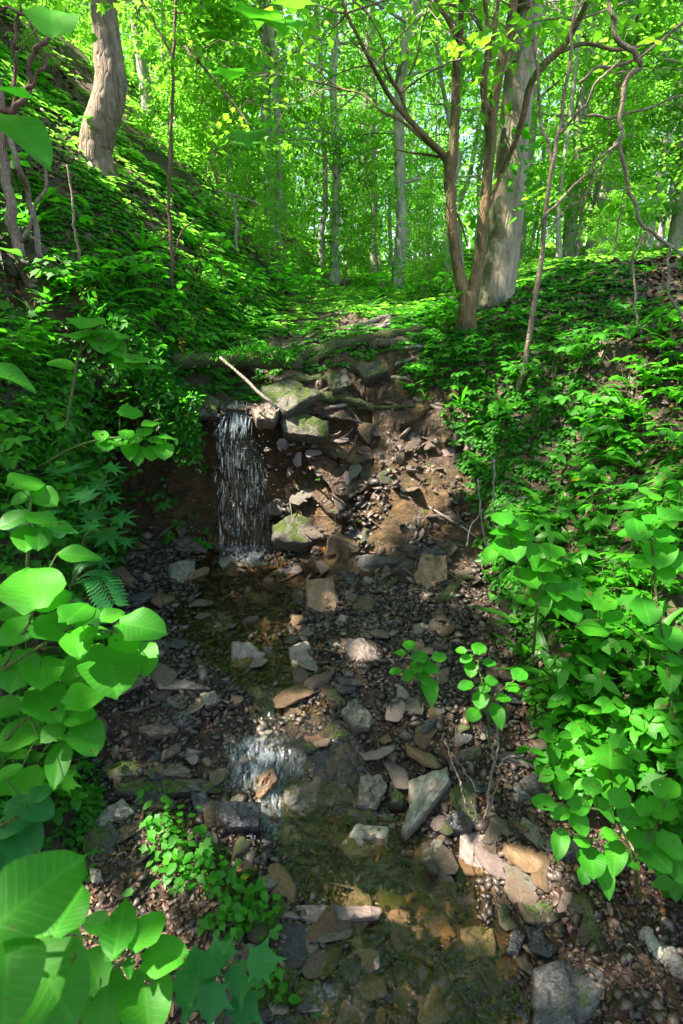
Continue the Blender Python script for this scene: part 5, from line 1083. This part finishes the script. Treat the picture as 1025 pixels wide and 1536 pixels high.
# hanging leaves of overhead branches near the lens
sprig('branch', [(20,135,30,48,0,.9),(34,195,20,70,-35,.9),(78,28,30,40,-90,.9),(5,370,30,50,0,1.2)], [[(-60,120,.9,5),(-20,140,.9,4),(0,150,.9,3)]], 'blurred green leaves poking in at the upper left edge', 'leaf_near', cat='branch')
sprig('branch', [(388,22,30,40,-90,1.5),(425,35,34,44,-80,1.5),(440,5,26,30,-90,1.5),(372,205,30,34,-90,2.5),(388,185,24,24,0,2.5),(345,110,26,26,-90,2.2),(368,215,22,26,-90,2.6)], [[(430,-60,1.5,4),(410,-10,1.5,3),(400,10,1.5,2)]], 'dull green maple leaves hanging near the top centre', 'leaf_herb', T_MAPLE, 'branch')
# fern beside the pool
def fern(name, fronds, lab, group=None):
    b = Batch(); s = Batch(); root = at(*fronds[0][0])
    for fr in fronds:
        S = smooth_path([at(*q) for q in fr], 22); tube(s, S, np.linspace(.0022, .0006, 22), 5, 0, cap=False)
        T_ = np.gradient(S, axis=0); T_ /= np.linalg.norm(T_, axis=1, keepdims=True); L = np.linalg.norm(np.diff(S, axis=0), axis=1).sum()
        for i in range(2, 22):
            sd = np.cross(T_[i], [0, 0, 1.0]); sd /= np.linalg.norm(sd)+1e-9; up = np.cross(sd, T_[i]); ln = L*.22*math.sin(math.pi*min(1, .18+.82*(1-i/22))**.8)+.004
            for g_ in (-1, 1): leaves(b, tpl_ovate(.34, 1, 3, .15, .1), S[i][None], (sd*g_+T_[i]*.45)[None], up[None], np.array([ln]), None)
    T2_ = TreeB(name, root, lab, 'fern', group); T2_.part(s, 'stem', 'stem_green'); T2_.part(b, 'fronds', 'leaf_blue')
fern('fern', [[(105,880,1.9),(130,868,1.85),(150,870,1.8),(170,905,1.75)],[(105,880,1.9),(130,860,1.9),(155,860,1.9),(168,872,1.9)],[(105,880,1.9),(110,905,1.8),(130,925,1.75),(150,935,1.7)],[(105,880,1.9),(85,865,1.9),(60,870,1.85)],[(105,880,1.9),(120,850,1.95),(140,842,2.0)]], 'dark green fern behind the broad leaved shrub at left')
fern('fern', [[(60,800,1.9),(80,790,1.85),(100,800,1.8)],[(60,800,1.9),(40,785,1.9),(15,795,1.85)],[(60,800,1.9),(75,770,1.95),(90,765,2.0)]], 'small fern below the cobweb at left')
# ================================================================== MANY BANK PLANTS: prototypes and copies
def herb(kind, seed):
    rr = random.Random(seed); e = empty('herb'); s = Batch(); b = Batch()
    if kind == 0:      # branching, broad opposite leaves
        for k in range(4):
            a = k*1.6+rr.random(); top = np.array([math.cos(a)*.09, math.sin(a)*.09, .17+.06*rr.random()]); S = smooth_path([(0, 0, -.02), top*[.3, .3, .6], top], 8); tube(s, S, np.linspace(.002, .001, 8), 5, 0, cap=False)
            for i in range(3, 8, 2):
                for g_ in (0, math.pi):
                    a2 = a+g_+i*.8; t = np.array([math.cos(a2), math.sin(a2), -.1]); leaves(b, T_MED, S[i][None], t[None], np.array([[rr.gauss(0, .2), rr.gauss(0, .2), 1.]]), np.array([.065*rr.uniform(.7, 1.2)]))
            leaves(b, T_MED, S[7][None], np.array([[math.cos(a), math.sin(a), .1]]), np.array([[0, 0, 1.]]), np.array([.06]))
    elif kind == 1:    # whorls on slim stems (jewelweed like)
        for k in range(5):
            a = k*1.3+rr.random(); q_ = rr.uniform(.03, .09); top = np.array([math.cos(a)*q_, math.sin(a)*q_, .12+.08*rr.random()]); S = smooth_path([(0, 0, -.02), top*[.7, .7, .5], top], 6); tube(s, S, np.linspace(.0017, .001, 6), 5, 0, cap=False)
            for i in range(5): a2 = i*1.257+a; leaves(b, T_MED2, S[5][None], np.array([[math.cos(a2), math.sin(a2), -.25+.2*rr.random()]]), np.array([[rr.gauss(0, .2), rr.gauss(0, .2), 1.]]), np.array([.06*rr.uniform(.7, 1.2)]))
    elif kind == 2:    # lobed leaves on long petioles
        for k in range(8):
            a = k*.8+rr.random()*.5; q_ = rr.uniform(.04, .12); top = np.array([math.cos(a)*q_, math.sin(a)*q_, .08+.1*rr.random()]); S = smooth_path([(0, 0, -.02), top*[.5, .5, .8], top], 6); tube(s, S, np.full(6, .0012), 5, 0, cap=False)
            leaves(b, T_MAPLE, S[5][None], np.array([[math.cos(a), math.sin(a), -.3]]), np.array([[rr.gauss(0, .25), rr.gauss(0, .25), 1.]]), np.array([.075*rr.uniform(.6, 1.25)]))
    elif kind == 3:    # trifoliate
        for k in range(7):
            a = k*.9+rr.random()*.5; q_ = rr.uniform(.03, .11); top = np.array([math.cos(a)*q_, math.sin(a)*q_, .07+.1*rr.random()]); S = smooth_path([(0, 0, -.02), top*[.5, .5, .8], top], 6); tube(s, S, np.full(6, .0011), 5, 0, cap=False)
            for d_ in (-1.2, 0, 1.2): leaves(b, T_MED, S[5][None], np.array([[math.cos(a+d_), math.sin(a+d_), -.2]]), np.array([[rr.gauss(0, .2), rr.gauss(0, .2), 1.]]), np.array([.05*rr.uniform(.8, 1.2)]))
    else:              # grassy tuft / strap leaves
        for k in range(16):
            a = rr.random()*6.28; t = np.array([math.cos(a)*.5, math.sin(a)*.5, .8]); leaves(b, tpl_ovate(.12, 1, 5, .5, .2), np.array([[0, 0, 0.]]), t[None], np.array([[-math.cos(a), -math.sin(a), .8]]), np.array([rr.uniform(.08, .2)]))
        tube(s, np.array([(0, 0, -.02), (0, 0, .01), (0, 0, .03)]), [.002]*3, 5, 0)
    fin(s, 'stem', M['stem_green'], (0, 0, 0), e); fin(b, 'foliage', M[['leaf_herb', 'leaf_herb', 'leaf_cover', 'leaf_herb', 'leaf_cover'][kind]], (0, 0, 0), e); return e
PH = [herb(k % 5, 300+k) for k in range(10)]
KN = ['broad leaved herb', 'narrow leaved whorled herb', 'lobed leaved herb', 'three leaved herb', 'grassy tuft']
def plant(x, y, i, s, where, group):
    z = gnd(x, y); o = PH[i]; lab = KN[i % 5]+' '+where
    e_ = .08; gx = (gnd(x+e_, y)-gnd(x-e_, y))/(2*e_); tl = (0.0, -max(-.5, min(.5, math.atan(gx)))*.6)
    if o.name not in used: used.add(o.name); o.location = (x, y, z); o.rotation_euler = (tl[0], tl[1], random.random()*6.28); o.scale = (s,)*3; tag(o, lab, 'herb', group)
    else: o = copy_tree(o, (x, y, z), random.random()*6.28, s, lab, group, tl); o['category'] = 'herb'
def region(n, x0, x1, y0, y1, kinds, s0, s1, where, group, ok):
    c = 0; tries = 0
    while c < n and tries < n*12:
        tries += 1; p = hit(random.uniform(x0, x1), random.uniform(y0, y1))
        if not ok(p[0], p[1]): continue
        plant(p[0], p[1], random.choice(kinds), random.uniform(s0, s1), where, group+' '+KN[0][:0]); c += 1
K_ = {0: [0, 5], 1: [1, 6], 2: [2, 7], 3: [3, 8], 4: [4, 9]}
def kinds(s): return [v for ch in s for v in K_[int(ch)]]
rb = lambda x, y: x > xr(y)+.03
lb = lambda x, y: x < xl(y)-.04
region(64, 720, 1025, 800, 1180, kinds('00112334'), .8, 1.25, 'on the steep middle of the right bank', 'herbs on the steep middle of the right bank', rb)
region(30, 800, 1040, 1080, 1330, kinds('012303'), .7, 1.1, 'low on the right bank near the stream', 'herbs low on the right bank near the stream', rb)
region(62, 590, 1040, 480, 800, kinds('0112343'), .7, 1.2, 'high on the right bank below the trees', 'herbs high on the right bank below the trees', rb)
region(70, -10, 330, 430, 800, kinds('012334'), .8, 1.3, 'on the left bank above the rock wall', 'herbs on the left bank above the rock wall', lb)
region(34, -10, 500, 230, 470, kinds('0134'), 1.0, 1.7, 'on the upper left slope by the saplings', 'herbs on the upper left slope', lb)
region(16, -10, 140, 800, 1300, kinds('0232'), .8, 1.2, 'on the left bank behind the broad leaved shrub', 'herbs behind the broad leaved shrub', lb)
region(26, 420, 680, 415, 470, kinds('01234'), 1.2, 2.2, 'in the bright gully beyond the log jam', 'herbs in the bright gully beyond the log jam', lambda x, y: 5 < y < 10)
region(14, 930, 1035, 500, 680, kinds('0134'), .8, 1.3, 'on the open brown soil at the right edge', 'herbs on the open soil at the right edge', rb)
region(16, 610, 720, 540, 640, kinds('1343'), .6, 1.0, 'overhanging the right side of the talus', 'herbs overhanging the right side of the talus', lambda x, y: x > .35)
for i in range(30):
    if i < 18: x, y, s_ = random.uniform(-5.5, -1.6), random.uniform(5.5, 11), random.uniform(.22, .55)
    elif i < 24: x, y, s_ = random.uniform(-1.1, -.5), random.uniform(6.5, 10), random.uniform(.2, .35)
    else: x, y, s_ = random.uniform(.9, 3.5), random.uniform(6, 9), random.uniform(.2, .45)
    if x < -.8*y: continue
    put(PS, i % 2, x, y, s_, 'low leafy bush '+('on the upper left slope' if i < 18 else 'beside the bright gully beyond the log jam' if i < 24 else 'behind the big trees on the right bank'), 'bush', 'low bushes '+('on the upper left slope' if i < 18 else 'beside the bright gully' if i < 24 else 'behind the big right trees'), (random.gauss(0, .12), random.gauss(0, .12)))
# ivy like patch on the island at lower left
c_ = 0; q = Batch(); s = Batch(); root = hit(300, 1330); tries = 0
path = np.array([(225,1235),(262,1275),(290,1310),(330,1335),(370,1370),(395,1400),(330,1400),(250,1320),(410,1480),(420,1520)])
for i in range(330):
    k = random.random()*5; a = path[int(k)]; b2 = path[int(k)+1]; t = k-int(k); c = a*(1-t)+b2*t
    if random.random() < .2: c = path[random.randint(6, 9)]
    p = hit(c[0]+random.gauss(0, 16), c[1]+random.gauss(0, 20)); h_ = random.uniform(.02, .09); tp = p+np.array([random.gauss(0, .012), random.gauss(0, .012), h_])
    tube(s, np.array([p, (p+tp)/2+[.004, 0, 0], tp]), [.0009]*3, 4, 0, cap=False); an = random.random()*6.28
    leaves(q, random.choice([T_MED, T_MAPLE3, T_MED, T_MAPLE]), tp[None], np.array([[math.cos(an), math.sin(an), -.15]]), np.array([[random.gauss(0, .25), random.gauss(0, .25)-.2, 1.]]), np.array([random.uniform(.022, .042)]))
T_ = TreeB('creeping_herb', root, 'bright patch of small ivy like leaves on the mossy island left of the stream', 'herb'); T_.part(s, 'stem', 'stem_green'); T_.part(q, 'foliage', 'leaf_herb')
# moss cushions
def cushion(px, py, r, lab):
    p = hit(px, py); n = 1400; q = Batch(); u = RNG.normal(0, 1, (n, 3)); u /= np.linalg.norm(u, axis=1, keepdims=True); u[:, 2] = np.abs(u[:, 2])
    rr_ = 1+.25*fbm(u[:, 0]*2+px, u[:, 1]*2, u[:, 2]*2, 3, 8)
    P = p+u*np.array([r, r, r*.6])*rr_[:, None]; leaves(q, T_S, P, u+RNG.normal(0, .5, (n, 3)), u[:, [1, 2, 0]], RNG.uniform(.006, .011, n))
    b = Batch(); 
    V = []; Fq = []
    for i in range(9):
        for j in range(16):
            th = i/8*math.pi/2; ph = j/16*6.283; d_ = np.array([math.cos(ph)*math.sin(th), math.sin(ph)*math.sin(th), math.cos(th)]); V.append(d_*[r, r, r*.6]*(1+.25*float(fbm(d_[0]*2+px, d_[1]*2, d_[2]*2, 3, 8)))*.96)
    V = np.array(V)+p; V[-16:, 2] -= r*.4
    for i in range(8):
        for j in range(16): Fq += [i*16+j, (i+1)*16+j, (i+1)*16+(j+1) % 16, i*16+(j+1) % 16]
    b.add(V, Fq, [4]*128); T_ = TreeB('moss_cushion', p, lab, 'moss'); T_.part(b, 'cushion', 'moss'); T_.part(q, 'leaves', 'moss')
cushion(372, 1322, .038, 'round bright moss cushion beside the stream below the cascade'); cushion(262, 1240, .05, 'moss cushion under the small ivy like leaves'); cushion(405, 1500, .05, 'moss cushion at the bottom edge left of the stream'); cushion(320, 1290, .045, 'moss cushion in the middle of the ivy patch')
# yellow flowering spikes on the left bank
m_, t_ = nt('yellow flower'); b_ = NB(t_); b_.out(b_.pbsdf(i_Base_Color=(.55, .40, .03), i_Roughness=.6)); M['yellow'] = m_
for i, (px, py) in enumerate([(143,468), (285,495), (276,535), (128,462), (130,700)]):
    p = hit(px, py+8); q = Batch(); n = 26; P = p+np.stack([RNG.normal(0, .015, n), RNG.normal(0, .01, n), RNG.uniform(.01, .16, n)], 1); leaves(q, T_S, P, RNG.normal(0, 1, (n, 3)), RNG.normal(0, 1, (n, 3)), RNG.uniform(.012, .024, n))
    s = Batch(); tube(s, np.array([p-[0, 0, .02], p+[.004, 0, .08], p+[0, 0, .16]]), [.0015]*3, 5, 0); T_ = TreeB('flower_spike', p, 'small yellowing flower spike among the herbs of the left bank', 'flower', 'yellow flower spikes on the left bank'); T_.part(s, 'stem', 'stem_green'); T_.part(q, 'petals', 'yellow')
# ================================================================== CAMERA, LIGHT, WORLD
cam = bpy.data.cameras.new('camera'); co_ = bpy.data.objects.new('camera', cam); col.objects.link(co_)
co_.location = (0, 0, CZ); co_.rotation_euler = (R(90)-PITCH, 0, 0)
cam.sensor_fit = 'VERTICAL'; cam.sensor_height = 36; cam.lens = F/1536*36; cam.clip_start = .02; cam.clip_end = 600
cam.dof.use_dof = True; cam.dof.focus_distance = 3.2; cam.dof.aperture_fstop = 6.3
sc.camera = co_
w = bpy.data.worlds.new('World'); sc.world = w; w.use_nodes = True; t = w.node_tree; t.nodes.clear()
sk = t.nodes.new('ShaderNodeTexSky'); sk.sky_type = 'NISHITA'; sk.sun_disc = False
el = math.asin(SUN[2]); az = math.atan2(SUN[0], SUN[1]); sk.sun_elevation = el; sk.sun_rotation = az; sk.air_density = 1.0; sk.dust_density = 1.5
bg = t.nodes.new('ShaderNodeBackground'); bg.inputs[1].default_value = .1; ow = t.nodes.new('ShaderNodeOutputWorld')
t.links.new(sk.outputs[0], bg.inputs[0]); t.links.new(bg.outputs[0], ow.inputs[0])
su = bpy.data.lights.new('sun', 'SUN'); su.energy = 5; su.angle = R(.5); su.color = (1, .95, .88); so = bpy.data.objects.new('sun', su); col.objects.link(so)
so.rotation_euler = Vector([float(v) for v in SUN]).to_track_quat('Z', 'Y').to_euler(); so.location = (0, 0, 30)
sc.view_settings.view_transform = 'Standard'; sc.view_settings.look = 'None'; sc.view_settings.exposure = EXPO; sc.view_settings.gamma = 1
sc.view_settings.use_white_balance = True; sc.view_settings.white_balance_temperature = 7200; sc.view_settings.white_balance_tint = 12
c = sc.cycles; c.max_bounces = 7; c.diffuse_bounces = 4; c.glossy_bounces = 2; c.transmission_bounces = 4; c.transparent_max_bounces = 8
c.caustics_reflective = False; c.caustics_refractive = False; c.use_denoising = True
